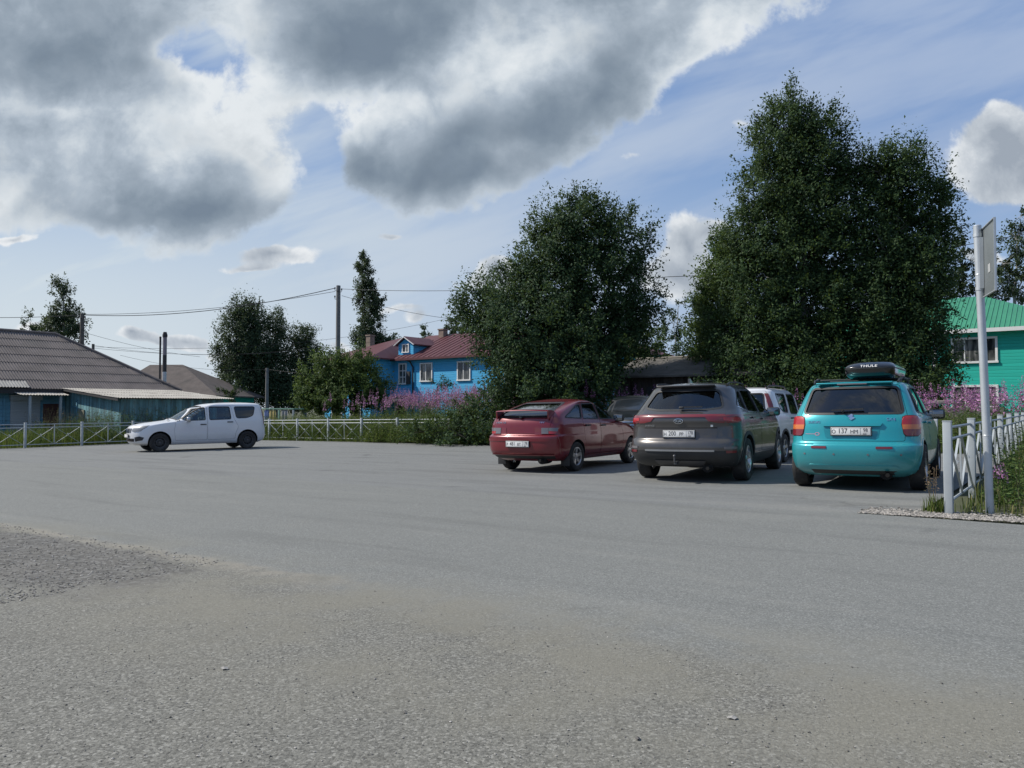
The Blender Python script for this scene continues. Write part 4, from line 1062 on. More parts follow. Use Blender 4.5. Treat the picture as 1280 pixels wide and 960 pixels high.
    a, e = R(SUN_AZ), R(SUN_EL)
    to = Vector((math.sin(a)*math.cos(e), math.cos(a)*math.cos(e), math.sin(e)))
    o.rotation_euler = to.to_track_quat('Z', 'Y').to_euler(); o.location = (0, 0, 40)
def make_camera():
    c = bpy.data.cameras.new('camera'); c.sensor_width = 36; c.lens = 36*F/1280; c.clip_end = 6000; c.clip_start = .05
    o = bpy.data.objects.new('camera', c); COL.objects.link(o); sc.camera = o
    o.location = (0, 0, HC); o.rotation_euler = (R(90)+PITCH, 0, 0)
    sc.view_settings.view_transform = 'Standard'; sc.view_settings.look = 'None'; sc.view_settings.gamma = 1
    sc.view_settings.exposure = EXPO
    sc.cycles.max_bounces = 8; sc.cycles.transparent_max_bounces = 24; sc.cycles.use_denoising = True
    sc.cycles.sample_clamp_indirect = 4.0
# ------------------------------------------------------------------ ground
def sheet(name, loop, z_off, m, kind='structure', step=None):
    """flat outline (x, y) laid on the tilted ground, z_off above it"""
    if step: loop = densify(loop, step)
    pts = [Vector(p) for p in loop]; n = len(pts); xs = [p[0] for p in loop]; ys = [p[1] for p in loop]
    v2, e2, f2, *_ = geometry.delaunay_2d_cdt(pts, [(i, (i+1) % n) for i in range(n)], [], 0, 1e-6)
    fs = [tuple(f) for f in f2 if in_poly(sum(v2[i].x for i in f)/len(f), sum(v2[i].y for i in f)/len(f), loop)]
    b = MB(); b.add([(p.x, p.y, gz(p.x, p.y)+z_off) for p in v2], fs)
    o = b.build(name, m, fix=False)
    for p in o.data.polygons: pass
    bm = bmesh.new(); bm.from_mesh(o.data)
    for f in bm.faces:
        f.normal_update()
        if f.normal.z < 0: f.normal_flip()
    bm.to_mesh(o.data); bm.free()
    return tag(o, kind=kind)
# lot corners: B back-right, L back-left; U along the fence, N across it
U = Vector((.80, -.60)); N = Vector((.60, .80))
def ground_material(kind):
    m, t, b = new_mat(kind)
    p = t.n('ShaderNodeNewGeometry').outputs['Position']
    x, y, z = t.sep(p)
    across = t.math('ADD', t.math('MULTIPLY', x, .575), t.math('MULTIPLY', y, .818))   # distance towards the lot
    along = t.math('SUBTRACT', t.math('MULTIPLY', x, .818), t.math('MULTIPLY', y, .575))
    fine = t.noise(p, 130, 3, .7); mid = t.noise(p, 22, 6, .7); grit = t.noise(p, 62, 4, .72)
    big = t.noise(p, .35, 5, .55); med = t.noise(p, 1.6, 6, .6)
    edgew = t.noise(p, 2.2, 7, .65)
    def chips(scale, stops):
        vo = t.n('ShaderNodeTexVoronoi'); vo.inputs['Scale'].default_value = scale; t.l(p, vo.inputs['Vector'])
        return t.ramp(t.sep(vo.outputs['Color'])[0], stops)
    def cracks(scale, width, th):
        q = t.n('ShaderNodeVectorMath', operation='MULTIPLY_ADD'); nz = t.n('ShaderNodeTexNoise'); t.l(p, nz.inputs['Vector']); nz.inputs['Scale'].default_value = 1.6; nz.inputs['Detail'].default_value = 5
        t.l(nz.outputs['Color'], q.inputs[0]); q.inputs[1].default_value = (.9, .9, 0); t.l(p, q.inputs[2])
        vo = t.n('ShaderNodeTexVoronoi', feature='DISTANCE_TO_EDGE'); vo.inputs['Scale'].default_value = scale; t.l(q.outputs[0], vo.inputs['Vector'])
        return t.math('MULTIPLY', t.smooth(vo.outputs['Distance'], width, width*.3), t.smooth(t.noise(p, .33, 3, .5), th, th+.06))
    far_fade = t.smooth(t.math('ADD', across, 0), 60, 2)
    str_ = t.noise(t.comb(t.math('MULTIPLY', along, .16), t.math('MULTIPLY', across, 1.4), 0), 1.5, 6, .6, .6)
    if kind == 'road_asphalt':
        # new asphalt beyond a line parallel to the lot, worn older asphalt on this side of it
        sharp = t.smooth(along, -3.4, -5.0)
        wob = t.math('MULTIPLY', t.math('SUBTRACT', edgew, .5), t.math('MULTIPLY_ADD', sharp, -.75, 1.0))
        ac = t.math('ADD', across, t.math('MULTIPLY', wob, 1.3))
        new = t.math('ADD', t.math('MULTIPLY', t.smooth(ac, 3.2, 3.95), t.math('SUBTRACT', 1.0, sharp)), t.math('MULTIPLY', t.smooth(ac, 3.66, 3.74), sharp))
        track = t.noise(t.comb(t.math('MULTIPLY', along, .10), across, 0), 2.2, 5, .6)
        c = t.ramp(t.math('MULTIPLY_ADD', track, .5, t.math('MULTIPLY', big, .5)), [(.3, (.164, .166, .151)), (.7, (.198, .197, .177))])
        c = t.mix(.30, c, t.ramp(mid, [(.3, .12), (.7, .32)]))
        c = t.mix(.42, c, t.ramp(fine, [(.25, (.055, .055, .05)), (.5, (.20, .20, .183)), (.75, (.44, .435, .40))]))
        c = t.mix(t.math('MULTIPLY', t.smooth(med, .55, .75), .2), c, (.26, .245, .21))
        bl = t.smooth(t.noise(p, .9, 2, .5), .71, .77)
        c = t.mix(t.math('MULTIPLY', bl, .3), c, (.09, .09, .092))
        c = t.mix(.40, c, chips(130, [(0, (.05, .05, .048)), (.25, (.13, .13, .12)), (.75, (.22, .219, .20)), (1, (.44, .435, .41))]))
        c = t.mix(t.math('MULTIPLY', t.smooth(str_, .52, .68), .28), c, (.115, .115, .108))
        c = t.mix(t.math('MULTIPLY', t.smooth(str_, .46, .34), .22), c, (.27, .262, .235))
        c = t.mix(t.math('MULTIPLY', cracks(.35, .010, .58), .32), c, (.06, .058, .055))
        o = t.ramp(big, [(.3, (.158, .150, .128)), (.7, (.205, .193, .163))])
        o = t.mix(.5, o, t.ramp(grit, [(.32, (.05, .048, .042)), (.46, (.17, .163, .143)), (.58, (.24, .23, .20)), (.70, (.50, .48, .43))]))
        o = t.mix(.42, o, t.ramp(fine, [(.33, (.03, .029, .026)), (.48, (.18, .173, .152)), (.58, (.23, .22, .195)), (.70, (.56, .54, .49))]))
        o = t.mix(t.math('MULTIPLY', t.smooth(t.noise(p, 90, 2, .5), .64, .70), .8), o, (.05, .048, .045))
        o = t.mix(.50, o, chips(105, [(0, (.032, .031, .028)), (.20, (.10, .096, .085)), (.5, (.19, .182, .158)), (.82, (.26, .248, .215)), (1, (.48, .46, .41))]))
        o = t.mix(t.math('MULTIPLY', t.smooth(med, .52, .70), .30), o, (.10, .095, .083))
        col = t.mix(new, o, c)
        # sand washed along the line, in fingers
        band = t.math('MULTIPLY', t.smooth(ac, 1.5, 2.9), t.smooth(ac, 4.5, 3.3))
        patch = t.smooth(t.noise(p, .8, 6, .62), .36, .60)
        sand = t.mix(grit, (.170, .158, .126), (.29, .270, .218))
        col = t.mix(t.math('MULTIPLY', t.math('MULTIPLY', band, patch), .72), col, sand)
        lip = t.math('MULTIPLY', t.math('MULTIPLY', sharp, t.smooth(ac, 3.40, 3.62)), t.smooth(ac, 3.80, 3.66))
        col = t.mix(t.math('MULTIPLY', t.math('MULTIPLY', lip, t.smooth(t.noise(p, 5, 5, .6), .35, .6)), .6), col, (.31, .28, .23))
        # dark bare gravel on the left
        gx = t.math('MULTIPLY', t.smooth(along, -4.3, -6.2), t.math('MULTIPLY', t.smooth(across, 1.2, 3.0), t.smooth(across, 3.75, 3.35)))
        gr = t.math('MULTIPLY', t.smooth(t.math('ADD', gx, t.math('MULTIPLY', t.math('SUBTRACT', t.math('MULTIPLY_ADD', edgew, .5, t.math('MULTIPLY', med, .5)), .5), 2.6)), .30, .85), .85)
        vo = t.n('ShaderNodeTexVoronoi'); vo.inputs['Scale'].default_value = 34; t.l(p, vo.inputs['Vector'])
        col = t.mix(gr, col, t.mix(.5, t.ramp(t.sep(vo.outputs['Color'])[0], [(0, (.06, .058, .056)), (.6, (.13, .126, .118)), (1, (.32, .31, .295))]), t.ramp(med, [(.3, (.075, .07, .064)), (.7, (.175, .16, .14))])))
        c = col
        rough, bs = .9, t.math('MULTIPLY_ADD', new, -.75, 1.0)
    elif kind == 'lot_asphalt':
        c = t.ramp(big, [(.3, (.162, .164, .150)), (.7, (.196, .195, .177))])
        c = t.mix(.35, c, t.ramp(mid, [(.3, .12), (.7, .33)]))
        c = t.mix(.35, c, t.ramp(fine, [(.25, .075), (.5, .21), (.75, .42)]))
        du = t.smooth(t.math('ADD', across, t.math('MULTIPLY', t.math('SUBTRACT', edgew, .5), 1.6)), 11.6, 10.0)
        c = t.mix(t.math('MULTIPLY', t.math('MULTIPLY', du, t.math('MULTIPLY', t.smooth(t.noise(p, .8, 5, .6), .42, .62), t.smooth(along, -3.5, -.5))), .6), c, (.31, .285, .235))
        c = t.mix(.38, c, chips(130, [(0, (.05, .05, .048)), (.25, (.13, .13, .12)), (.75, (.22, .219, .20)), (1, (.44, .435, .41))]))
        c = t.mix(t.math('MULTIPLY', t.smooth(str_, .50, .66), .34), c, (.10, .10, .094))
        c = t.mix(t.math('MULTIPLY', t.smooth(str_, .46, .34), .25), c, (.27, .262, .235))
        c = t.mix(t.math('MULTIPLY', cracks(.30, .010, .56), .30), c, (.06, .058, .055))
        st = t.smooth(t.noise(p, 1.1, 3, .5), .66, .74)
        c = t.mix(t.math('MULTIPLY', st, .45), c, (.06, .06, .062))
        rough, bs = .9, .5
    b.inputs['Roughness'].default_value = rough; b.inputs['Specular IOR Level'].default_value = .3
    c = t.mix(1.0, c, (.83, .855, .87), 'MULTIPLY')
    t.l(c, b.inputs['Base Color'])
    bp = t.n('ShaderNodeBump'); t.val(bp.inputs['Strength'], bs); bp.inputs['Distance'].default_value = .006
    t.l(t.math('MULTIPLY_ADD', grit, .6, t.math('MULTIPLY', fine, .4)), bp.inputs['Height'])
    t.l(bp.outputs[0], b.inputs['Normal'])
    return m
def make_ground():
    # wide terrain: one grid, follows gz near by and levels off far away
    xs = np.r_[np.linspace(-900, -80, 12), np.linspace(-70, 70, 57), np.linspace(80, 900, 12)]
    ys = np.r_[np.linspace(-120, -25, 6), np.linspace(-20, 80, 51), np.linspace(90, 1500, 14)]
    V = np.array([(x, y, gz(x, y)-.03) for y in ys for x in xs]); nx = len(xs)
    Q = np.array([(j*nx+i, j*nx+i+1, (j+1)*nx+i+1, (j+1)*nx+i) for j in range(len(ys)-1) for i in range(nx-1)])
    earth = mat('meadow_soil', (.055, .062, .028), .95, var=.4, scale=.8, bump=.6, bscale=20, dirt=(.10, .09, .05), dirt_amt=.6)
    tag(np_mesh('ground', V, Q, earth), kind='structure')
    a, b2 = on_ground(1285, 657), on_ground(1090, 643)
    seam = [(4.50, 8.30), (2.5, 9.05), (-14, 21.0), (-22.5, 26.3)]
    road = [(-60, -14), (48, -14), (48, a.y-(48-a.x)*.72), (a.x, a.y), (b2.x, b2.y)]+seam+[(-60, 52)]
    rd = sheet('road', road, .004, ground_material('road_asphalt'))
    # parking lot: the rectangle inside the fences
    c_br = (12.75, 19.2); c_bl = (-14.3, 38.4)
    lot = [(b2.x+.25, b2.y+.12), (4.70, 8.62), c_br, c_bl, (-27, 21.2), (-24, 19), (-14, 21.55), (2.6, 9.3)]
    lot = [(4.55, 8.25), (4.78, 8.75), c_br, c_bl, (-24.5, 23.0), (-30, 32), (-14, 21.0), (2.5, 9.0), (3.6, 8.55)]
    lot = [(4.72, 8.75), c_br, c_bl]+seam[::-1]
    sheet('parking_lot', lot, .004, ground_material('lot_asphalt'))
# ---- loose stones
def stones(name, pts, smin, smax, m, parent=None):
    pts = np.asarray(pts); n = len(pts)
    base = np.array([(1,0,0),(-1,0,0),(0,1,0),(0,-1,0),(0,0,.8),(0,0,-.5),(.6,.6,.35),(-.6,.6,.3),(-.6,-.6,.35),(.6,-.6,.3)], float)
    tri = np.array([(0,6,4),(6,2,4),(2,7,4),(7,1,4),(1,8,4),(8,3,4),(3,9,4),(9,0,4),(0,5,6),(6,5,2),(2,5,7),(7,5,1),(1,5,8),(8,5,3),(3,5,9),(9,5,0)])
    s = rng.uniform(smin, smax, n)*rng.uniform(.5, 1, n); a = rng.uniform(0, 6.28, n); fx = rng.uniform(.6, 1.4, n)
    B = base[None]*(1+rng.uniform(-.25, .25, (n, 10, 1)))
    X = B[..., 0]*fx[:, None]; Y = B[..., 1]; Z = B[..., 2]*rng.uniform(.5, .9, n)[:, None]
    c, si = np.cos(a)[:, None], np.sin(a)[:, None]
    V = np.stack([X*c-Y*si, X*si+Y*c, Z], -1)*s[:, None, None]+pts[:, None, :]
    Q = (tri[None]+(np.arange(n)*10)[:, None, None]).reshape(-1, 3)
    return np_mesh(name, V.reshape(-1, 3), Q, m, parent)
def stone_mat(name, stops):
    m, t, b = new_mat(name)
    r = t.n('ShaderNodeNewGeometry').outputs['Random Per Island']
    t.l(t.ramp(r, stops), b.inputs['Base Color']); b.inputs['Roughness'].default_value = .85
    return m
def make_stones():
    st = stone_mat('stone_grey', [(0, (.07, .067, .062)), (.5, (.19, .182, .168)), (.9, (.33, .315, .29)), (1, (.46, .44, .41))])
    P = []
    while len(P) < 5200:    # dark gravel patch on the left and grit towards the road edge
        q = on_ground(random.uniform(-200, 1450), random.uniform(652, 1000))
        al = .818*q.x-.575*q.y; ac = .575*q.x+.818*q.y
        wgt = (1.0 if al < -5.4 and 2.0 < ac < 3.72 else .035) if ac < 3.74 else .0
        if random.random() < wgt: P.append((q.x, q.y, gz(q.x, q.y)+.006))
    Pa = [q for q in P if .818*q[0]-.575*q[1] < -5.4 and .575*q[0]+.818*q[1] > 2.0]; Pb = [q for q in P if q not in set(Pa)]
    tag(stones('gravel', Pa, .004, .012, st), kind='stuff'); tag(stones('loose_grit', Pb, .002, .0065, st), kind='stuff')
    P = []
    for _ in range(5200):
        ac = random.gauss(2.4, 1.3); al = random.uniform(-9, 6)
        x, y = .575*ac+.818*al, .818*ac-.575*al
        if y > .8 and ac < 3.6: P.append((x, y, gz(x, y)+.005))
    tag(stones('grit', P, .002, .006, st), kind='stuff')
    lt = stone_mat('gravel_light', [(0, (.10, .095, .085)), (.5, (.21, .195, .175)), (1, (.42, .39, .35))])
    P = []
    a, b2 = on_ground(1290, 655), on_ground(1075, 642)
    for _ in range(5200):
        k = random.random()*1.6; e = a.lerp(b2, 1-k); q = e+Vector((.60, .80, 0))*abs(random.gauss(0, .24))+Vector((random.gauss(0, .03), random.gauss(0, .03), 0))
        P.append((q.x, q.y, gz(q.x, q.y)+.012))
    tag(stones('verge_gravel', P, .008, .022, lt), kind='stuff')
    # the few stones one can pick out
    big = [((280, 838), .028, 'pale grey round stone lying alone on the old asphalt at left'), ((916, 900), .026, 'small whitish stone on the asphalt at lower right'), ((797, 926), .026, 'dark speckled stone on the asphalt near the lower edge'), ((506, 893), .018, 'small dark stone on the asphalt at the bottom middle')]
    for (px, py), s, lab in big:
        q = on_ground(px, py)
        o = stones('stone', [(0, 0, s*.16)], s*.58, s*.62, mat('stone_'+lab[:9], (.30, .29, .27) if 'pale' in lab or 'whit' in lab else (.10, .095, .09), .9, var=.3, scale=60))
        o.location = (q.x, q.y, q.z+.004); tag(o, lab, 'stone', 'loose stones on the asphalt')
# ------------------------------------------------------------------ leaves, trees, weeds
def leaf_mat(name, stops, trans=.35, rough=.6, gloss=.18):
    m, t, b = new_mat(name); nt = t.nt
    g = t.n('ShaderNodeNewGeometry')
    col = t.ramp(g.outputs['Random Per Island'], stops)
    t.l(col, b.inputs['Base Color']); b.inputs['Roughness'].default_value = rough; b.inputs['Specular IOR Level'].default_value = gloss
    tl = t.n('ShaderNodeBsdfTranslucent'); t.l(t.mix(.5, col, (.16, .22, .03), 'MIX'), tl.inputs[0])
    mx = t.n('ShaderNodeMixShader'); mx.inputs[0].default_value = trans
    t.l(b.outputs[0], mx.inputs[1]); t.l(tl.outputs[0], mx.inputs[2]); t.l(mx.outputs[0], nt.nodes['Material Output'].inputs[0])
    return m
def unit(n):
    v = rng.normal(size=(n, 3)); return v/np.linalg.norm(v, axis=1, keepdims=True)
def leaf_quads(P, size, droop=.2, aspect=.55, fold=True, out=None, face=None):
    """a rhombus leaf at each point; returns V, Q"""
    n = len(P); d = unit(n); d[:, 2] -= droop
    if out is not None: d += out
    d /= np.linalg.norm(d, axis=1, keepdims=True)
    w = np.cross(d, unit(n) if face is None else face+unit(n)*.75); w /= np.linalg.norm(w, axis=1, keepdims=True)+1e-9
    s = (size*rng.uniform(.6, 1.25, n))[:, None]
    a = P; b = P+d*s*.5+w*s*aspect*.5; c = P+d*s; e = P+d*s*.5-w*s*aspect*.5
    nn = np.cross(d, w); lift = nn*s*.10
    V = np.stack([a, b+lift, c, e+lift], 1).reshape(-1, 3)
    return V, np.arange(4*n).reshape(n, 4)
BARK = {}
def tree(name, base, clumps, leaf, nleaf, m_leaf, m_bark, label, cat='tree', group=None, r0=.14, droop=.25, strand=0.0, twig=.42, seed=1, top=None, fill=.55, stems=1):
    """clumps: (centre Vector, radii (rx, ry, rz), weight). A trunk with limbs to the clumps; leaves in small sprays through their volume"""
    global rng
    rng = np.random.default_rng(seed); rd = random.Random(seed)
    root = thing(name, base, label, cat, group); B0 = Vector(base)
    cl = [(Vector(c)-B0, r, w) for c, r, w in clumps]
    H = max(c.z+r[2]*.8 for c, r, w in cl); topc = max(cl, key=lambda q: q[0].z)[0]
    tb = MB()
    stems_p = []
    for s in range(stems):
        dx = (s-(stems-1)/2)*.5
        pts = []; rr = []
        for k in range(9):
            f = k/8; w = Vector((rd.gauss(0, .06)*f, rd.gauss(0, .06)*f, 0))*H*.12
            pts.append(Vector((dx*(1+f), rd.uniform(-.2, .2)*(stems > 1), -.1)).lerp(Vector((topc.x*(.9)+dx*1.4, topc.y, H*.93)), f)+w); rr.append(max(.012, r0*(1-f)**.8+.01)*(1 if stems == 1 else .8))
        tb.tube(pts, rr, 8); stems_p.append(pts)
    W = sum(q[2] for q in cl); P = []; out = []; face = []
    for c, r, w in cl:
        n = int(nleaf*w/W); per = 64; ns = max(3, n//per)
        # limb from the trunk to the clump
        st = rd.choice(stems_p); zz = max(.1*H, c.z-r[2]*.9-.5)
        k = min(range(9), key=lambda i: abs(st[i].z-zz)); a = st[k]
        mid = a.lerp(c, .5)+Vector((0, 0, -.08*(c-a).length))
        tb.tube([a, mid, c], [max(.02, r0*.42*(1-k/9)+.01), max(.014, r0*.22), .008], 6)
        dirs = unit(ns); rad = rng.uniform(0, 1, ns)**(1/3.0); rad = np.where(rng.uniform(size=ns) < fill, rad, rng.uniform(.72, 1.05, ns))*.86
        sprig = rng.uniform(size=ns) < .16; rad = np.where(sprig, rng.uniform(.95, 1.32, ns), rad)
        C = np.array(c)+dirs*rad[:, None]*np.array(r)
        for i in range(0, ns, max(1, ns//10)):
            tb.tube([c, c.lerp(Vector(C[i]), .5)+Vector((0, 0, .05)), Vector(C[i])], [.014, .008, .004], 4, cap=False)
        sp = twig*rng.uniform(.5, 1.2, ns)*np.where(sprig, .8, 1)
        axis = dirs+unit(ns)*.6; axis[:, 2] += .25; axis /= np.linalg.norm(axis, axis=1, keepdims=True)
        cnt = np.where(sprig, rng.integers(per//5, per//2, ns), rng.integers(per//2, per*3//2, ns))
        idx = np.repeat(np.arange(ns), cnt); m = len(idx)
        tpos = rng.uniform(-.2, 1, m)
        q = C[idx]+axis[idx]*(sp[idx]*tpos)[:, None]*1.3+rng.normal(size=(m, 3))*(sp[idx]*.27)[:, None]
        if strand > 0: q[:, 2] -= rng.uniform(0, 1, m)**1.5*strand*(rng.uniform(size=ns)[idx])
        P.append(q); out.append(dirs[idx]*.35); fc = dirs[idx]*.9+np.array([0, 0, .35]); ctr = q-np.array([0, 0, H*.5]); ctr[:, 2] *= .4; fc += .7*ctr/(np.linalg.norm(ctr, axis=1, keepdims=True)+1e-6); face.append(fc)
    P = np.vstack(P); out = np.vstack(out); face = np.vstack(face)
    V, Q = leaf_quads(P, np.full(len(P), leaf), droop, out=out, face=face)
    tb.build('trunk', m_bark, root)
    np_mesh('crown', V, Q, m_leaf, root)
    return root
def clumps_px(Y, L, squash=1.0):
    """L: rows (px, py, rx, ry[, weight]) read off the photograph; at depth Y they become real ellipsoids as deep as they are wide"""
    out = []
    for q in L:
        px, py, rx, ry = q[:4]; dy = q[4] if len(q) > 4 else 0
        c = at(px, py, Y+dy); k = (Y+dy)/F
        r = (rx*k, rx*k*squash, ry*k); out.append((c, r, q[5] if len(q) > 5 else (r[0]*r[1]*r[2])**.75))
    return out
def grass_mesh(name, P, h, w, m, lean=.35, parent=None):
    """P (n,3) roots, h (n) heights: bent two-piece blades"""
    n = len(P); a = rng.uniform(0, 6.28, n); dr = np.c_[np.cos(a), np.sin(a), np.zeros(n)]; sd = np.c_[-np.sin(a), np.cos(a), np.zeros(n)]
    h = np.asarray(h)[:, None]; ww = (w*rng.uniform(.6, 1.3, n))[:, None]; ln = rng.uniform(.1, 1, n)[:, None]*lean
    p0, p1 = P-sd*ww, P+sd*ww
    m1 = P+dr*h*ln*.35+np.array([0, 0, 1])*h*.6
    tip = P+dr*h*ln+np.array([0, 0, 1])*h*(1-.25*ln)
    V = np.stack([p0, p1, m1+sd*ww*.7, m1-sd*ww*.7, tip+sd*ww*.15, tip-sd*ww*.15], 1).reshape(-1, 3)
    b = (np.arange(n)*6)[:, None]
    Q = np.vstack([b+np.array([[0, 1, 2, 3]]), b+np.array([[3, 2, 4, 5]])])
    return np_mesh(name, V, Q, m, parent)
def weeds_mesh(name, P, h, m, m_stem, leaf=.09, per=16, spread=.12, parent=None, lmin=.1):
    """upright leafy stalks; P roots, h heights"""
    n = len(P); h = np.asarray(h)
    lx = rng.normal(size=(n, 2))*.10*h[:, None]; tip = P+np.c_[lx, h]
    idx = np.repeat(np.arange(n), per); f = rng.uniform(lmin, 1.0, len(idx))
    q = P[idx]+(tip-P)[idx]*f[:, None]
    a = rng.uniform(0, 6.28, len(idx)); o = np.c_[np.cos(a), np.sin(a), rng.uniform(-.1, .6, len(idx))]
    q = q+o*(spread*rng.uniform(0, 1, len(idx))*(1.15-f))[:, None]
    V, Q = leaf_quads(q, leaf*(1.2-.5*f), .0, .32, out=o*1.6)
    # stems: thin crossed strips
    a = rng.uniform(0, 3.14, n); s = np.c_[np.cos(a), np.sin(a), np.zeros(n)]*.004
    SV = np.stack([P-s, P+s, tip+s*.6, tip-s*.6], 1).reshape(-1, 3); SQ = np.arange(4*n).reshape(n, 4)
    VV = np.vstack([V, SV]); QQ = np.vstack([Q, SQ+len(V)])
    mi = np.r_[np.zeros(len(Q), int), np.ones(len(SQ), int)]
    return np_mesh(name, VV, QQ, [m, m_stem], parent, mi=mi), tip
def flower_spikes(name, tip, m, length=.35, per=26, size=.032, parent=None):
    n = len(tip); idx = np.repeat(np.arange(n), per); f = rng.uniform(0, 1, len(idx))
    L = length*rng.uniform(.6, 1.2, n)
    a = rng.uniform(0, 6.28, len(idx)); o = np.c_[np.cos(a), np.sin(a), rng.uniform(-.2, .4, len(idx))]
    q = tip[idx]+np.c_[np.zeros((len(idx), 2)), (L[idx]*(1-f)-L[idx]*.25)]+o*(.038*(.25+f))[:, None]
    V, Q = leaf_quads(q, size*(.45+.8*f), .0, .8, out=o)
    return np_mesh(name, V, Q, m, parent)
# ------------------------------------------------------------------ buildings
def board_mat(name, base, pitch=.14, vert=False, var=.12, dirt=None, dirt_amt=.4, rough=.75, dscale=.8, seam=.35):
    """painted boards: a groove and a little shade of paint for each board"""
    m, t, b = new_mat(name)
    tc = t.n('ShaderNodeTexCoord').outputs['Object']; x, y, z = t.sep(tc)
    c = t.math('ADD', x, y) if vert else z
    q = t.math('DIVIDE', c, pitch); fr = t.math('FRACT', q); idx = t.math('FLOOR', q)
    wn = t.n('ShaderNodeTexWhiteNoise', noise_dimensions='1D'); t.l(idx, wn.inputs['W'])
    n = t.noise(t.map(tc, scale=(1, 1, .25) if vert else (.25, .25, 1)), 6, 6, .65)
    k = t.math('ADD', t.math('MULTIPLY', wn.outputs['Value'], .5), t.math('MULTIPLY', n, .5))
    col = t.ramp(k, [(.2, tuple(a*(1-var*1.5) for a in base)), (.8, tuple(min(1, a*(1+var)) for a in base))])
    if dirt is not None:
        d = t.smooth(t.noise(t.map(tc, scale=(3, 3, .6) if vert else (1, 1, 1)), dscale*3, 8, .7), .45, .70)
        col = t.mix(t.math('MULTIPLY', d, dirt_amt), col, dirt)
    groove = t.math('LESS_THAN', t.math('ABSOLUTE', t.math('SUBTRACT', fr, .5)), .44)
    t.l(col, b.inputs['Base Color']); b.inputs['Roughness'].default_value = rough; b.inputs['Specular IOR Level'].default_value = .3
    bp = t.n('ShaderNodeBump'); bp.inputs['Strength'].default_value = .8; bp.inputs['Distance'].default_value = .02
    t.l(t.smooth(t.math('ABSOLUTE', t.math('SUBTRACT', fr, .5)), .5, .40), bp.inputs['Height']); t.l(bp.outputs[0], b.inputs['Normal'])
    return m
def corr_sheet(name, P0, eu, ev, wl, rows, m, parent, xl=None, xr=None, pitch=.13, amp=.02, width=10, length=5, lap=.02):
    """corrugated sheets on a slope: P0 lower-left corner, eu along the eave, ev up the slope; xl/xr clip the row ends as functions of v in 0..1"""
    P0 = np.array(P0, float); eu = np.array(eu, float); ev = np.array(ev, float); nn = np.cross(eu, ev); nn /= np.linalg.norm(nn)
    xs = np.arange(0, width+1e-6, pitch/4); V = []; Q = []
    for r in range(rows):
        for vv, h in ((r/rows, lap), (min(1, (r+1.06)/rows), 0.0)):
            lo = xl(vv) if xl else 0; hi = xr(vv) if xr else width
            x = np.clip(xs, lo, hi)
            V.append(P0+np.outer(x, eu)+ev*length*vv+np.outer(amp*np.sin(2*math.pi*xs/pitch)+h+amp, nn))
    n = len(xs); V = np.vstack(V)
    for r in range(rows):
        a = (2*r)*n+np.arange(n-1); Q.append(np.stack([a, a+1, a+1+n, a+n], 1))
    return np_mesh(name, V, np.vstack(Q), m, parent, smooth=True)
def t_on(px, O, D):
    """distance along the line O + t D (plan) at which it crosses picture column px"""
    u = (px-640)/F
    return (u*O[1]-O[0])/(D[0]-u*D[1])
def window(parent, x, z, w, h, y=0, frame=None, pane=None, fw=.09, mull=(.5,), trans=(), inner=None, rot=0):
    """window on a wall that faces -y in the parent's frame: casing, panes and a curtain behind"""
    b = MB(); d = .09
    b.box((x, y-.02, z+h/2+fw/2), (w+2*fw, d, fw)); b.box((x, y-.025, z-h/2-fw/2), (w+2*fw+.06, d+.05, fw))
    b.box((x-w/2-fw/2, y-.02, z), (fw, d, h)); b.box((x+w/2+fw/2, y-.02, z), (fw, d, h))
    for k in mull: b.box((x-w/2+w*k, y-.005, z), (.055, .05, h))
    for k in trans: b.box((x, y-.004, z-h/2+h*k), (w, .045, .05))
    o = b.build('window', frame or M['white_wood'], parent)
    p = MB(); p.box((x, y-.004, z), (w, .006, h)); p.build('pane', pane or M['house_glass'], o)
    return o
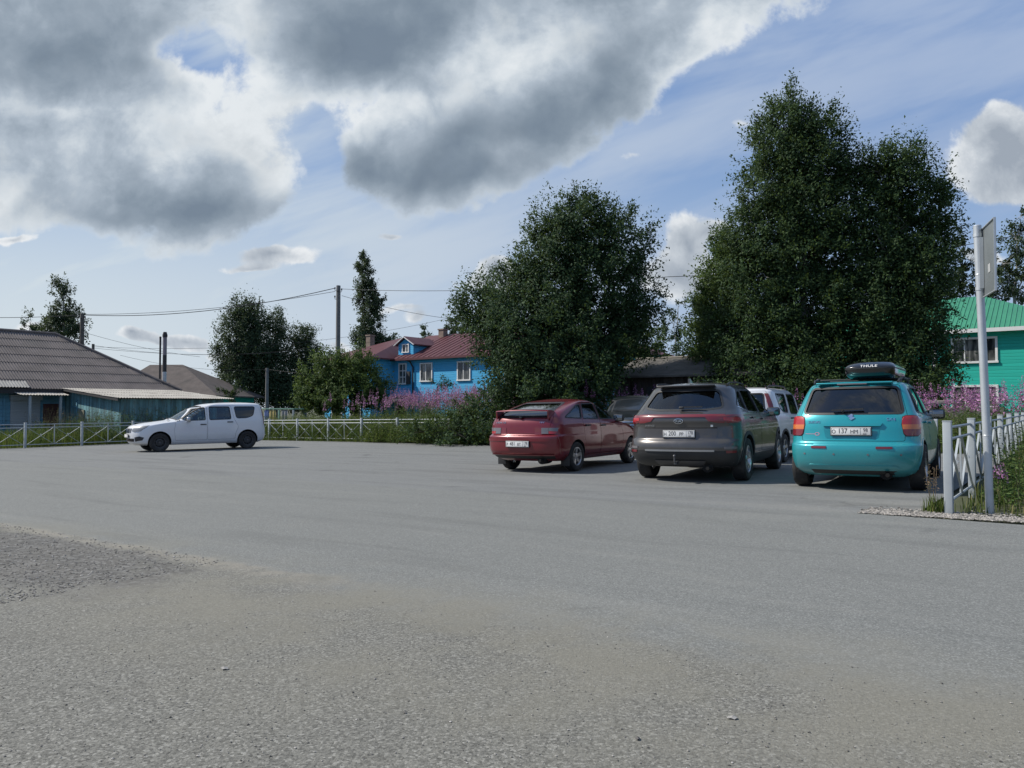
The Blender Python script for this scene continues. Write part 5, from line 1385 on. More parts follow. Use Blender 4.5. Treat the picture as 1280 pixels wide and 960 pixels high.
def house_mats():
    M['white_wood'] = mat('white_painted_wood', (.70, .70, .68), .6, var=.06, dirt=(.4, .38, .34), dirt_amt=.35)
    m, t, b = new_mat('house_glass'); tc = t.n('ShaderNodeTexCoord').outputs['Object']
    n = t.noise(t.map(tc, scale=(2.5, 1, .5)), 1.6, 3, .5)
    t.l(t.ramp(n, [(.42, (.02, .024, .026)), (.55, (.10, .105, .10)), (.62, (.20, .20, .19))]), b.inputs['Base Color']); b.inputs['Roughness'].default_value = .06
    b.inputs['Specular IOR Level'].default_value = .6
    M['house_glass'] = m
    M['slate'] = mat('weathered_slate_sheet', (.13, .112, .105), .9, var=.25, scale=1.2, dirt=(.09, .085, .08), dirt_amt=.7, dscale=.7)
    M['brown_slate'] = mat('brown_slate_sheet', (.085, .070, .064), .9, var=.25, scale=1.5, dirt=(.05, .045, .04), dirt_amt=.6, dscale=1)
    M['pale_slate'] = mat('pale_slate_sheet', (.36, .34, .30), .9, var=.2, scale=2, dirt=(.16, .14, .12), dirt_amt=.7, dscale=1.5)
    M['maroon_roof'] = mat('maroon_metal_roof', (.095, .026, .030), .5, var=.15, scale=1.5, dirt=(.09, .04, .04), dirt_amt=.4)
    M['green_roof'] = mat('green_metal_roof', (.05, .26, .135), .45, var=.08, scale=1.5)
    M['blue_wall'] = board_mat('blue_boards', (.062, .38, .66), .16, var=.06, dirt=(.13, .40, .60), dirt_amt=.35)
    M['green_wall'] = board_mat('turquoise_boards', (.022, .42, .33), .17, var=.07, dirt=(.03, .36, .27), dirt_amt=.3)
    M['dull_blue'] = board_mat('dull_blue_boards', (.13, .30, .40), .18, var=.15, dirt=(.16, .22, .25), dirt_amt=.4)
    M['plank_turq'] = board_mat('worn_turquoise_planks', (.16, .32, .35), .15, True, var=.35, dirt=(.13, .12, .10), dirt_amt=.75, dscale=1.2)
    M['plank_dark'] = board_mat('old_dark_planks', (.050, .042, .036), .16, True, var=.4, dirt=(.09, .08, .07), dirt_amt=.5)
    M['old_felt'] = mat('old_roofing_felt', (.085, .078, .068), .95, var=.3, scale=2, dirt=(.15, .14, .12), dirt_amt=.6, bump=.4)
    M['dark_fascia'] = mat('dark_fascia', (.03, .03, .032), .8)
    M['brick'] = mat('chimney_brick', (.20, .15, .12), .9, var=.3, scale=6)
    M['galv'] = mat('galvanised_steel', (.50, .53, .55), .45, .5, var=.12, scale=6, dirt=(.30, .31, .31), dirt_amt=.4)
    M['grey_paint'] = mat('pale_grey_fence_paint', (.38, .415, .43), .5, .1, var=.08, scale=4, dirt=(.27, .26, .23), dirt_amt=.4, dscale=2)
    M['pole_wood'] = mat('weathered_pole', (.10, .09, .08), .9, var=.3, scale=5)
    M['concrete'] = mat('concrete_pole', (.16, .16, .155), .9, var=.15, scale=3)
    M['wire'] = mat('cable', (.02, .02, .022), .7)
    M['bark'] = mat('dark_bark', (.045, .038, .03), .95, var=.4, scale=8, bump=.5)
    M['birch_bark'] = mat('birch_bark', (.34, .33, .31), .85, var=.3, scale=6, dirt=(.05, .045, .04), dirt_amt=.9, dscale=3)
def hip_roof(parent, x0, x1, y0, y1, z, h, m, ov=.45, th=.10, name='roof', gable_l=False, gable_r=False, ridge_in=None, fascia=None):
    d = (y1-y0)/2+ov; ri = ridge_in if ridge_in is not None else d
    zo = z-.12; a, b = x0-ov, x1+ov; c, e = y0-ov, y1+ov; ym = (y0+y1)/2
    rl = a if gable_l else a+(ri[0] if isinstance(ri, tuple) else ri); rr = b if gable_r else b-(ri[1] if isinstance(ri, tuple) else ri)
    v = [(a, c, zo), (b, c, zo), (b, e, zo), (a, e, zo), (rl, ym, zo+h), (rr, ym, zo+h)]
    f = [(0, 1, 5, 4), (2, 3, 4, 5), (1, 2, 5), (3, 0, 4)]
    mb = MB(); n = len(v)
    mb.add(v+[(p[0], p[1], p[2]-th) for p in v], [tuple(f_) for f_ in f]+[tuple(i+n for i in f_[::-1]) for f_ in f]+[(0, n, n+1, 1), (1, n+1, n+2, 2), (2, n+2, n+3, 3), (3, n+3, n, 0)])
    o = mb.build(name, m, parent)
    return o
def seams(parent, x0, x1, c, zo, ym, h, rl, rr, m, step=.5, hh=.03):
    """standing seams on the front slope"""
    b = MB(); x = x0+step/2
    while x < x1:
        k = 1.0
        if x < rl: k = (x-x0)/(rl-x0)
        elif x > rr: k = (x1-x)/(x1-rr)
        b.bar((x, c, zo+.02), (x, c+(ym-c)*k, zo+h*k+.02), .03, hh); x += step
    return b.build('roof_seams', m, parent)
def make_buildings():
    house_mats()
    rzU = math.atan2(-.60, .80)
    # ---- blue two-storey house
    O = at(493, 447.6, 55); O.z = gz(O.x, O.y)
    L = lambda px, dy=0: t_on(px, (O.x+.6*dy, O.y+.8*dy), U)
    h = thing('apartment_house', O, 'bright blue two-storey wooden house under a maroon roof with a small gabled dormer', 'house', rz=rzU)
    EV = 5.25; WW = 17.2
    b = MB(); b.box((WW/2, 4.6, EV/2-.3), (WW, 9.2, EV+.6)); b.box((-2.45, 3.45, EV/2-.3), (4.9, 11.5, EV+.6)); b.build('wall', M['blue_wall'], h)
    rf = hip_roof(h, -.5, WW, 0, 9.2, EV, 2.1, M['maroon_roof'], gable_l=True)
    hip_roof(h, -4.9, 0, -2.3, 9.2, EV+.004, 1.95, M['maroon_roof'], ridge_in=2.6)
    seams(h, 0, WW+.45, -.45, EV-.12, 4.6, 2.1, 1, WW-4.6, M['maroon_roof'])
    for px in (467, 558):
        x = L(px, 4.6); c = MB(); c.box((x, 4.2, EV+1.65), (.5, .5, 1.3)); c.box((x, 4.2, EV+2.32), (.6, .6, .1)); c.build('chimney', M['brick'], rf)
    w0 = (L(498)+L(509))/2
    window(h, w0, 4.05, .62, 1.35, mull=(.5,), trans=(.33, .66))
    for px in (533, 580): window(h, L(px), 4.10, 1.0, 1.15, mull=(.45,))
    for px in (533, 580, 640, 690): window(h, L(px), 1.35, 1.0, 1.25, mull=(.45,))
    for px in (640, 690): window(h, L(px), 4.10, 1.0, 1.15, mull=(.45,))
    for x in (-3.5, -1.5):
        for z in (4.05, 1.35): window(h, x, z, 1.0, 1.2, y=-2.3, mull=(.45,))
    g = MB(); x = L(517)
    g.tube([(x-.45, -.40, EV-.22), (x-.15, -.25, EV-.35), (x, -.09, EV-.75), (x, -.09, .2)], .055, 8); g.build('drainpipe', M['dark_fascia'], h)
    # dormer on the front slope
    xd = (L(493)+L(514))/2; d = MB(); z0 = EV+.20
    d.poly_prism([(xd-.75, .30, z0), (xd+.75, .30, z0), (xd+.75, .30, z0+.75), (xd, .30, z0+1.2), (xd-.75, .30, z0+.75)], (0, 2.6, 0)); dm = d.build('dormer', M['blue_wall'], h)
    r = MB()
    for s in (1, -1): r.add([(xd, .1, z0+1.32), (xd+s*1.0, .1, z0+.72), (xd+s*1.0, 2.8, z0+.72), (xd, 2.8, z0+1.32), (xd, .1, z0+1.24), (xd+s*1.0, .1, z0+.64), (xd+s*1.0, 2.8, z0+.64), (xd, 2.8, z0+1.24)], [(0,1,2,3),(4,5,6,7),(0,1,5,4),(1,2,6,5),(2,3,7,6),(3,0,4,7)])
    r.build('dormer_roof', M['maroon_roof'], dm)
    r = MB()
    for s in (1, -1): r.bar((xd, .08, z0+1.26), (xd+s*1.0, .08, z0+.66), .10, .04)
    r.build('dormer_trim', M['white_wood'], dm)
    window(h, xd, z0+.45, .55, .5, y=.30, fw=.07).parent = dm
    p = MB(); px_ = L(500); p.box((px_+.2, -1.1, 2.25), (3.0, 2.0, .08), Matrix.Rotation(R(12), 3, 'X')); pr = p.build('porch_roof', M['dark_fascia'], h)
    p = MB()
    for s in (-1.2, 1.5): p.box((px_+s, -1.9, 1.0), (.1, .1, 2.0))
    p.build('porch_post', M['dark_fascia'], h)
    p = MB(); p.box((px_+.1, -.03, 1.05), (.95, .06, 2.0)); p.build('door', M['dark_fascia'], h)
    f = MB(); f.box((WW/2-.2, -.44, EV-.20), (WW+.4, .03, .14)); f.box((-2.45, -2.74, EV-.20), (5.6, .03, .14)); f.build('fascia', M['maroon_roof'], h)
    eb = MB(); eb.box((L(511), -.06, 3.75), (.35, .12, .9)); eb.build('meter_box', M['dark_fascia'], h)
    # ---- turquoise-green house on the right
    O2 = at(1167, 411, 41); O2.z = gz(O2.x, O2.y)
    h = thing('green_house', O2, 'vivid turquoise two-storey wooden house with a green ribbed metal roof', 'house', rz=rzU)
    x0, x1, EV = -8.1, 6.4, 5.35
    L2 = lambda px: t_on(px, (O2.x, O2.y), U)
    b = MB(); b.box(((x0+x1)/2, 4.5, EV/2-.3), (x1-x0, 9.0, EV+.6)); b.build('wall', M['green_wall'], h)
    rf = hip_roof(h, x0, x1, 0, 9.0, EV, 2.3, M['green_roof'])
    seams(h, x0-.45, x1+.45, -.45, EV-.12, 4.5, 2.3, x0+4.5, x1-4.5, M['green_roof'], step=.22, hh=.035)
    f = MB(); f.box(((x0+x1)/2, -.47, EV-.20), (x1-x0+.9, .03, .20)); f.build('fascia', M['white_wood'], h)
    f = MB(); f.box(((x0+x1)/2, -.22, EV-.245), (x1-x0+.8, .46, .02)); f.build('soffit', M['white_wood'], h)
    xa, xb = L2(1191.5), L2(1246.5)
    for z, hh in ((4.15, 1.15), (1.72, 1.0)):
        window(h, (xa+xb)/2, z, xb-xa-.1, hh, mull=(.27, .70), fw=.11)
        window(h, (xa+xb)/2-4.6, z, xb-xa-.1, hh, mull=(.27, .70), fw=.11)
        window(h, (xa+xb)/2+3.2, z, 1.2, hh, mull=(.5,), fw=.11)
    
    for xx in (xa-.85, x0+.1): c = MB(); c.box((xx, -.03, EV/2), (.18, .07, EV-.3)); c.build('corner_board', M['white_wood'], h)
    p = MB(); p.box((xa+.2, -.35, .72), (4.2, .7, .9)); p.build('plinth', M['concrete'], h)
    # ---- blue bungalow at left under corrugated slate; its long wall faces the lot
    A0 = at(0, 481.5, 36); A0.z = gz(A0.x, A0.y)
    rzN = math.atan2(.80, .60)
    h = thing('bungalow', A0, 'low dull-blue house at the left edge under a grey corrugated slate roof', 'house', rz=rzN)
    EV = 2.75; x0, x1 = -7.0, 8.3     # x runs along N, y away from the lot
    b = MB(); b.box(((x0+x1)/2, 4.5, EV/2-.3), (x1-x0, 9.0, EV+.6)); b.build('wall', M['dull_blue'], h)
    rise, run = 3.15, 5.0; sl = math.hypot(rise, run); ev = np.array((0, run, rise))/sl
    w = x1-x0+1.0
    corr_sheet('roof', (x0-.5, -.5, EV-.15), (1, 0, 0), ev, None, 7, M['slate'], h, xr=lambda v: w-v*4.6, width=w, length=sl)
    bk = MB(); z1 = EV-.15
    bk.add([(x0-.5, -.5, z1-.03), (x1+.5, -.5, z1-.03), (x1+.5, 9.5, z1-.03), (x0-.5, 9.5, z1-.03), (x0-.5, 4.5, z1+rise-.03), (x1+.5-4.6, 4.5, z1+rise-.03)], [(0,1,5,4),(1,2,5),(2,3,4,5),(3,0,4),(0,3,2,1)])
    bk.build('roof_boarding', M['slate'], h)
    lt = np_corr = corr_sheet('roof_patch', (x0-.5+5.0, -.56, EV-.10), (1, 0, 0), ev, None, 1, M['pale_slate'], h, width=3.6, length=.62)
    rb = MB(); rb.tube([(x0-.5, 4.5, z1+rise+.05), (x1-4.1, 4.5, z1+rise+.05), (x1+.5, -.5, z1+.06)], .09, 6); rb.build('ridge_cap', M['slate'], h)
    f = MB(); f.box(((x0+x1)/2, -.46, EV-.27), (x1-x0+1, .05, .2)); f.build('fascia', M['dark_fascia'], h)
    LN = lambda px: t_on(px, (A0.x, A0.y), N)
    s0, s1 = LN(13), LN(50)
    b = MB(); b.box(((s0+s1)/2, -.03, 1.12), (s1-s0, .06, 2.05)); b.box(((s0+s1)/2, -.11, 2.2), (s1-s0+.1, .2, .24))
    b.build('roller_shutter', board_mat('roller_shutter', (.40, .42, .43), .08, var=.04), h)
    d0, d1 = LN(54), LN(73)
    b = MB(); b.box(((d0+d1)/2, -.03, .95), (d1-d0, .05, 1.9)); b.build('door', mat('red_brown_door', (.085, .03, .028), .7, var=.2), h)
    b = MB(); b.box(((d0+d1)/2-.9, -.03, 1.1), (.12, .05, 2.1)); b.build('door_frame', M['dull_blue'], h)
    c0, c1 = LN(12), LN(72)
    cn = corr_sheet('canopy', (c0, -1.3, 2.28), (1, 0, 0), np.array((0, 1.35, .22))/math.hypot(1.35, .22), None, 1, M['pale_slate'], h, width=c1-c0, length=1.38)
    for px in (25, 63):
        p = MB(); x = LN(px); p.box((x, -1.15, 1.12), (.10, .10, 2.3)); p.build('canopy_post', M['grey_paint'], h)
    b = MB(); b.box((LN(5), -.04, 1.3), (.08, .05, 1.9)); b.box((LN(9), -.05, .9), (.5, .05, .06)); b.build('window', M['dull_blue'], h)
    # ---- worn turquoise plank shed
    A = at(80, 485.4, 38.4); zA = 2.68; A.z = gz(A.x, A.y)
    h = thing('plank_shed', A, 'worn turquoise plank shed with a pale slate lean-to roof beside the bungalow', 'shed', rz=rzU)
    W_, Ls = 5.9, 5.2; zB = 2.10
    b = MB(); b.poly_prism([(0, 0, -.2), (W_, 0, -.2), (W_, 0, zB), (0, 0, zA)], (0, Ls, 0)); b.build('wall', M['plank_turq'], h)
    ev = np.array((-W_-.5, 0, zA-zB)); sl = np.linalg.norm(ev)
    corr_sheet('roof', (W_+.4, -.35, zB+.02), (0, 1, 0), ev/sl, None, 4, M['pale_slate'], h, width=Ls+.7, length=sl)
    b = MB(); b.bar((-.1, -.3, zA), (W_+.35, -.3, zB-.02), .05, .14); b.build('verge_board', M['dark_fascia'], h)
    b = MB()
    for x in (.9, 1.5): b.box((x, -.02, 1.0), (.07, .04, 2.2))
    b.box((1.2, -.02, 1.75), (.6, .03, .07)); b.build('door', M['dull_blue'], h)
    b = MB(); b.box((2.05, -.03, .8), (.55, .05, 1.6)); b.build('door_leaf', mat('pale_plywood', (.25, .24, .17), .8, var=.3), h)
    # ---- farther house with hipped slate roof and a green wall
    O4 = at(168, 487, 62); O4.z = gz(O4.x, O4.y)
    h = thing('slate_roof_house', O4, 'distant low green house with a wide hipped slate roof behind the plank shed', 'house', rz=R(-6))
    x0, x1 = -2.4, 6.9; EV = O4.z*0+3.05
    b = MB(); b.box(((x0+x1)/2-.2, 4, EV/2-.3), (x1-x0-.4, 8, EV+.6)); b.box((-6.5, 5, EV/2-.3), (9, 7, EV+.6)); b.build('wall', M['green_wall'], h)
    hip_roof(h, x0, x1, 0, 8, EV, 2.75, M['brown_slate'], ridge_in=(1.7, 5.5))
    hip_roof(h, -11, -1.5, 1.8, 8.6, EV-.02, 2.6, M['brown_slate'], ridge_in=3)
    d = MB(); d.poly_prism([(1.5, -.2, EV+.15), (3.1, -.2, EV+.15), (2.3, -.2, EV+.95)], (0, 2.2, 0)); dd = d.build('dormer', M['slate'], h)
    d = MB(); d.bar((1.3, -.25, EV+.1), (2.3, -.25, EV+1.02), .12, .06); d.bar((3.3, -.25, EV+.1), (2.3, -.25, EV+1.02), .12, .06); d.build('dormer_trim', M['white_wood'], dd)
    d = MB(); d.poly_prism([(-2.6, -.6, EV+.1), (-1.0, -.6, EV+.1), (-1.0, -.6, EV+.9), (-2.3, -.6, EV+.9)], (0, 1.5, 0)); d.build('attic_window', M['dull_blue'], h)
    for x in (1.6, 4.6): window(h, x, 1.7, .9, 1.1)
    # ---- two stove pipes
    q = at(206.3, 415, 44); gzq = gz(q.x, q.y); q0 = Vector((q.x, q.y, gzq))
    c = thing('flue_pipe', q0, 'thick sooty two-tone metal flue rising behind the plank shed', 'chimney'); Hh = q.z-gzq
    b = MB(); b.tube([(0, 0, 0), (0, 0, Hh*.62)], .11, 14); b.build('pipe_section', M['galv'], c)
    b = MB(); b.tube([(0, 0, Hh*.62), (0, 0, Hh*.78)], .112, 14); b.build('joint_band', mat('sooty_steel', (.03, .03, .032), .6), c)
    b = MB(); b.tube([(0, 0, Hh*.78), (0, 0, Hh*.955)], .11, 14); b.build('pipe_section', mat('dull_flue_steel', (.22, .20, .22), .5, .4), c)
    b = MB(); b.lathe([(.13, Hh*.95), (.14, Hh*.97), (.09, Hh), (0, Hh+.01)], 14, 'z'); b.build('cap', M['dark_fascia'], c)
    q = at(200.5, 422, 44.3); gzq = gz(q.x, q.y)
    b = MB(); b.tube([(0, 0, 0), (0, 0, q.z-gzq)], .055, 10); b.lathe([(.07, q.z-gzq-.02), (.05, q.z-gzq+.06), (0, q.z-gzq+.07)], 10, 'z')
    tag(b.build('flue_pipe', M['dark_fascia'], loc=(q.x, q.y, gzq)), 'thin dark metal flue standing just left of the thick one', 'chimney')
    # ---- dark plank shed behind the lot
    O5 = at(769, 472.6, 30); O5.z = gz(O5.x, O5.y)
    h = thing('old_shed', O5, 'old dark plank shed with a low felted roof behind the grey-brown crossover', 'shed', rz=rzU)
    EV = 2.52; X1 = 5.6
    b = MB(); b.poly_prism([(0, 0, -.2), (0, 0, EV), (0, 2.4, EV+.75), (0, 4.8, EV), (0, 4.8, -.2)], (X1, 0, 0)); b.build('wall', M['plank_dark'], h)
    rf = MB()
    for s in (0, 1):
        y = lambda k: (2.4-(2.4+.35)*k) if s == 0 else (2.4+(2.4+.35)*k)
        rf.add([(-.35, y(0), EV+.83), (X1+.3, y(0), EV+.83), (X1+.3, y(1), EV+.0), (-.35, y(1), EV+.0), (-.35, y(0), EV+.76), (X1+.3, y(0), EV+.76), (X1+.3, y(1), EV-.07), (-.35, y(1), EV-.07)], [(0,1,2,3),(4,5,6,7),(0,1,5,4),(1,2,6,5),(2,3,7,6),(3,0,4,7)])
    rf.build('roof', M['old_felt'], h)
    b = MB(); b.box((X1/2, 2.4, EV+.86), (X1+.6, .12, .05)); b.build('ridge_board', M['pale_slate'], h)
    b = MB(); b.box((4.6, -.03, 1.15), (1.7, .05, 2.1)); b.build('door', mat('grey_planks', (.07, .065, .06), .9, var=.3, scale=4), h)
    b = MB(); b.box((2.0, -.03, 1.1), (1.2, .05, 2.0)); b.build('door', M['dark_fascia'], h)
    # ---- pale beam lying in the flowers behind the turquoise car
    q = at(1178, 503, 24); g = gz(q.x, q.y)
    b = MB(); b.rbox((0, 0, (q.z-g)), (1.0, .14, .13), .01); b.box((-.4, 0, (q.z-g)/2-.03), (.1, .1, q.z-g)); b.box((.4, 0, (q.z-g)/2-.03), (.1, .1, q.z-g))
    o = b.build('bench', mat('pale_bench_wood', (.42, .36, .31), .8), loc=(q.x, q.y, g)); o.rotation_euler = (0, 0, R(-12)); tag(o, 'pale plank bench among the fireweed behind the turquoise car', 'bench')
    # ---- roof of another house far behind the shed
    O6 = at(868, 455, 72); O6.z = gz(O6.x, O6.y)
    h = thing('orange_roof_house', O6, 'far house whose rusty orange roof and pale gable peep over the old shed', 'house', rz=R(-40))
    b = MB(); b.poly_prism([(-2.2, 0, 0), (2.2, 0, 0), (2.2, 0, 4.3), (0, 0, 6.5), (-2.2, 0, 4.3)], (0, 7, 0)); b.build('wall', mat('grey_gable_boards', (.22, .25, .27), .8, var=.1), h)
    b = MB()
    for s in (1, -1): b.add([(0, -.3, 6.72), (s*2.7, -.3, 4.0), (s*2.7, 7.3, 4.0), (0, 7.3, 6.72), (0, -.3, 6.58), (s*2.7, -.3, 3.86), (s*2.7, 7.3, 3.86), (0, 7.3, 6.58)], [(0,1,2,3),(4,5,6,7),(0,1,5,4),(1,2,6,5),(2,3,7,6),(3,0,4,7)])
    b.build('roof', mat('rusty_orange_roof', (.32, .12, .07), .8, var=.25), h)
    b = MB()
    for s in (1, -1): b.bar((0, -.34, 6.66), (s*2.7, -.34, 3.95), .22, .05)
    b.build('barge_board', M['white_wood'], h)
    window(h, 0, 4.3, .8, .9)
# ------------------------------------------------------------------ fences, poles, wires, sign
def fence_panel_mesh(S=2.15):
    b = MB(); H = .94
    for z in (H, H-.13): b.tube([(.05, 0, z), (S-.05, 0, z)], .017, 6)
    b.tube([(.05, 0, .13), (S-.05, 0, .13)], .017, 6)
    n = 2; w = (S-.1)/n
    for k in range(n):
        x0 = .05+k*w
        b.bar((x0+.03, -.012, H-.14), (x0+w-.03, -.012, .14), .024, .012); b.bar((x0+.03, .012, .14), (x0+w-.03, .012, H-.14), .024, .012)
        b.tube([(x0+w/2-.02, -.02, .535), (x0+w/2+.02, -.02, .535)], .022, 6)
    b.bar((S/2, 0, .13), (S/2, 0, H), .03, .02)
    return b
def fence_post_mesh():
    b = MB(); b.rbox((0, 0, .45), (.085, .085, 1.12), .008)
    b.rbox((0, 0, 1.012), (.091, .091, .012), .004)
    for z in (.81, .13): b.tube([(0, -.048, z), (0, -.042, z)], .012, 6)
    return b
def run_fence(x, y, ang, n, label, S=2.15, extra=None):
    """ang: heading clockwise from +Y; n spans"""
    h = R(ang); d = Vector((math.sin(h), math.cos(h)))
    root = thing('railing_fence', (x, y, gz(x, y)), label, 'fence', 'pale metal railings round the parking lot')
    r = random.Random(int(x*10))
    for k in range(n+1):
        px, py = x+d.x*S*k, y+d.y*S*k
        o = bpy.data.objects.new('post', PM); link(o, root); o.location = (px-x, py-y, gz(px, py)-gz(x, y)); o.rotation_euler = (r.gauss(0, .008), r.gauss(0, .008), math.pi/2-h)
        if k < n:
            qx, qy = px+d.x*S, py+d.y*S
            p = bpy.data.objects.new('railing_panel', FM); link(p, root); p.location = (px-x, py-y, gz(px, py)-gz(x, y))
            p.rotation_euler = (r.gauss(0, .01), -math.atan2(gz(qx, qy)-gz(px, py), S), math.pi/2-h)
    return root
def make_fences():
    global PM, FM
    o = fence_post_mesh().build('post', M['grey_paint']); PM = o.data; bpy.data.objects.remove(o)
    o = fence_panel_mesh().build('railing_panel', M['grey_paint']); FM = o.data; bpy.data.objects.remove(o)
    run_fence(4.767, 8.326, 37.0, 6, 'pale grey metal railing with crossed bars running back beside the turquoise car')
    run_fence(-13.26, 37.47, 127.0, 14, 'long pale metal railing along the back of the lot, half lost in weeds')
    run_fence(-24.6, 23.5, 37.0, 8, 'grey metal railing at far left in front of the blue bungalow')
def catenary(a, b, sag, n=14):
    a, b = Vector(a), Vector(b)
    return [a.lerp(b, k/n)+Vector((0, 0, -sag*4*(k/n)*(1-k/n))) for k in range(n+1)]
def make_poles():
    def pole(px, py, Y, r, m, label, cross=True, base_in=0):
        q = at(px, py, Y); g = gz(q.x, q.y)
        t = thing('utility_pole', (q.x, q.y, g), label, 'utility pole', 'poles carrying the overhead wires')
        H = q.z-g; b = MB(); b.tube([(0, 0, -.2), (0, 0, H*.5), (0, 0, H)], [r*1.25, r*1.1, r], 10); b.build('shaft', m, t)
        if cross:
            b = MB(); b.bar((-.05, -.14, H-.35), (.05, -.14, H-.35), .05); 
            for s, z in ((-.2, H-.25), (.2, H-.32), (-.2, H-.75)):
                b.tube([(s*.4, -.02, z-.08), (s, -.02, z-.05), (s, -.02, z+.06)], .014, 6); b.lathe([(.0, z+.16), (.035, z+.14), (.045, z+.09), (.03, z+.06), (.045, z+.04), (0, z+.03)], 8, 'z', (s, -.02, 0))
            b.build('insulator', M['dark_fascia'], t)
        return Vector((q.x, q.y, q.z))
    p1 = pole(423, 357, 45, .125, M['concrete'], 'tall dark utility pole rising from the bush left of the blue house')
    p2 = pole(103, 392, 50, .13, M['pole_wood'], 'dark utility pole against the birch behind the bungalow roof')
    p3 = pole(116.5, 430, 56, .10, M['pole_wood'], 'short thin pole just right of the bungalow roof', False)
    p4 = pole(334, 460, 66, .13, M['concrete'], 'grey pole in front of the dark birch group')
    off = [at(-60, 396, 48), at(-60, 392, 48)]
    far_r = at(1420, 262, 30)
    wires = [(p1+Vector((-.2, 0, -.15)), p2+Vector((.2, 0, -.1)), .55, .022, 'thick sagging cable between the tall pole and the pole by the bungalow'),
             (p1+Vector((-.2, 0, -.35)), p2+Vector((.2, 0, -.05)), .35, .014, 'thinner cable just above the thick one at left'),
             (p2+Vector((-.2, 0, -.1)), off[0], .1, .018, 'cable leaving the left edge of the picture over the bungalow'),
             (p1+Vector((.2, 0, -.2)), at(835, 346, 38), .35, .014, 'long wire from the tall pole passing behind the middle tree'),
             (at(835, 346, 38), far_r, .55, .016, 'wire running behind the tall birches and past the sign at right'),
             (p1+Vector((.2, 0, -.6)), at(600, 402, 52), .25, .012, 'service wire dropping from the tall pole to the blue house'),
             (p3+Vector((0, 0, -.1)), at(405, 432, 58), .7, .011, 'uppermost faint wire across the sky left of the birch group'),
             (p2+Vector((0, 0, -1.2)), at(250, 446, 58), .2, .011, 'faint wire slanting down from the bungalow pole'),
             (p3+Vector((0, 0, -.3)), at(480, 425, 62), .8, .011, 'lower faint wire crossing in front of the birch group'),
             (p4+Vector((0, 0, -.1)), at(480, 466, 60), .3, .011, 'short wire from the grey pole towards the blue house'),
             (p4+Vector((0, 0, -.1)), at(150, 444, 62), .5, .011, 'faint wire from the grey pole back over the distant roof'),
             (p3+Vector((0, 0, -.2)), at(560, 398, 66), 1.0, .011, 'faint high wire reaching over the maroon roof')]
    for a, b, s, r, lab in wires:
        m = MB(); m.tube([p-a for p in catenary(a, b, s)], r, 5, cap=False)
        tag(m.build('overhead_wire', M['wire'], loc=a), lab, 'wire', 'overhead wires')
def make_sign():
    g = on_ground(1238, 642); top = at(1221.5, 283, g.y); g.z = gz(g.x, g.y)
    t = thing('road_sign', g, 'tall leaning galvanised pole with a square sign seen from behind beside the railing', 'road sign')
    tp = top-g
    b = MB(); b.tube([(0, 0, -.1), tp*.5, tp], .041, 16); b.lathe([(.043, tp.z), (.034, tp.z+.012), (0, tp.z+.016)], 14, 'z', (tp.x, tp.y, 0)); b.build('pole', M['galv'], t)
    b = MB()
    for k in (.27, .83): c = tp*k; b.lathe([(.0425, c.z-.006), (.045, c.z), (.0425, c.z+.006)], 16, 'z', (c.x, c.y, 0))
    b.build('pole_joint', M['galv'], t)
    # plate: stands nearly edge-on; its face looks away to the right
    e = Vector((-.27, -.72, 0)).normalized(); nrm = Vector((-.935, .35, 0)).normalized()
    zt, zb = 3.13-g.z, 2.37-g.z
    c0 = Vector((tp.x+.075, tp.y+.10, 0)); W_ = .76
    c = c0+e*(W_/2-.08)+Vector((.0, 0, (zt+zb)/2))-nrm*.02
    rot = Matrix((e, nrm, Vector((0, 0, 1)))).transposed()
    b = MB(); b.rbox(c, (W_, .008, zt-zb), .003, rot=rot); pl = b.build('sign_plate', mat('sign_back', (.17, .19, .195), .5, .3, var=.1), t)
    b = MB()
    for s in (1, -1):
        b.box(c+e*s*(W_/2-.004)+nrm*.008, (.008, .022, zt-zb), rot); b.box(c+Vector((0, 0, s*((zt-zb)/2-.004)))+nrm*.008, (W_-.018, .022, .008), rot)
    b.build('plate_rim', M['galv'], pl)
    b = MB(); b.box(c-e*.16+nrm*.028, (.05, .04, (zt-zb)*.74), rot); b.build('stiffener', M['galv'], pl)
    b = MB(); b.box(c+e*.10+nrm*.007-Vector((0, 0, .10)), (.10, .003, .09), rot); b.build('sticker', mat('faded_sticker', (.36, .37, .37), .6), pl)
    b = MB()
    for z in (zt-.07, zb+.10):
        q = Vector((tp.x*z/tp.z, tp.y*z/tp.z, z)); b.box(q+Vector((.055, .02, 0)), (.05, .09, .04)); b.lathe([(.046, z-.018), (.046, z+.018)], 16, 'z', (q.x, q.y, 0))
    b.build('clamp', M['galv'], t)
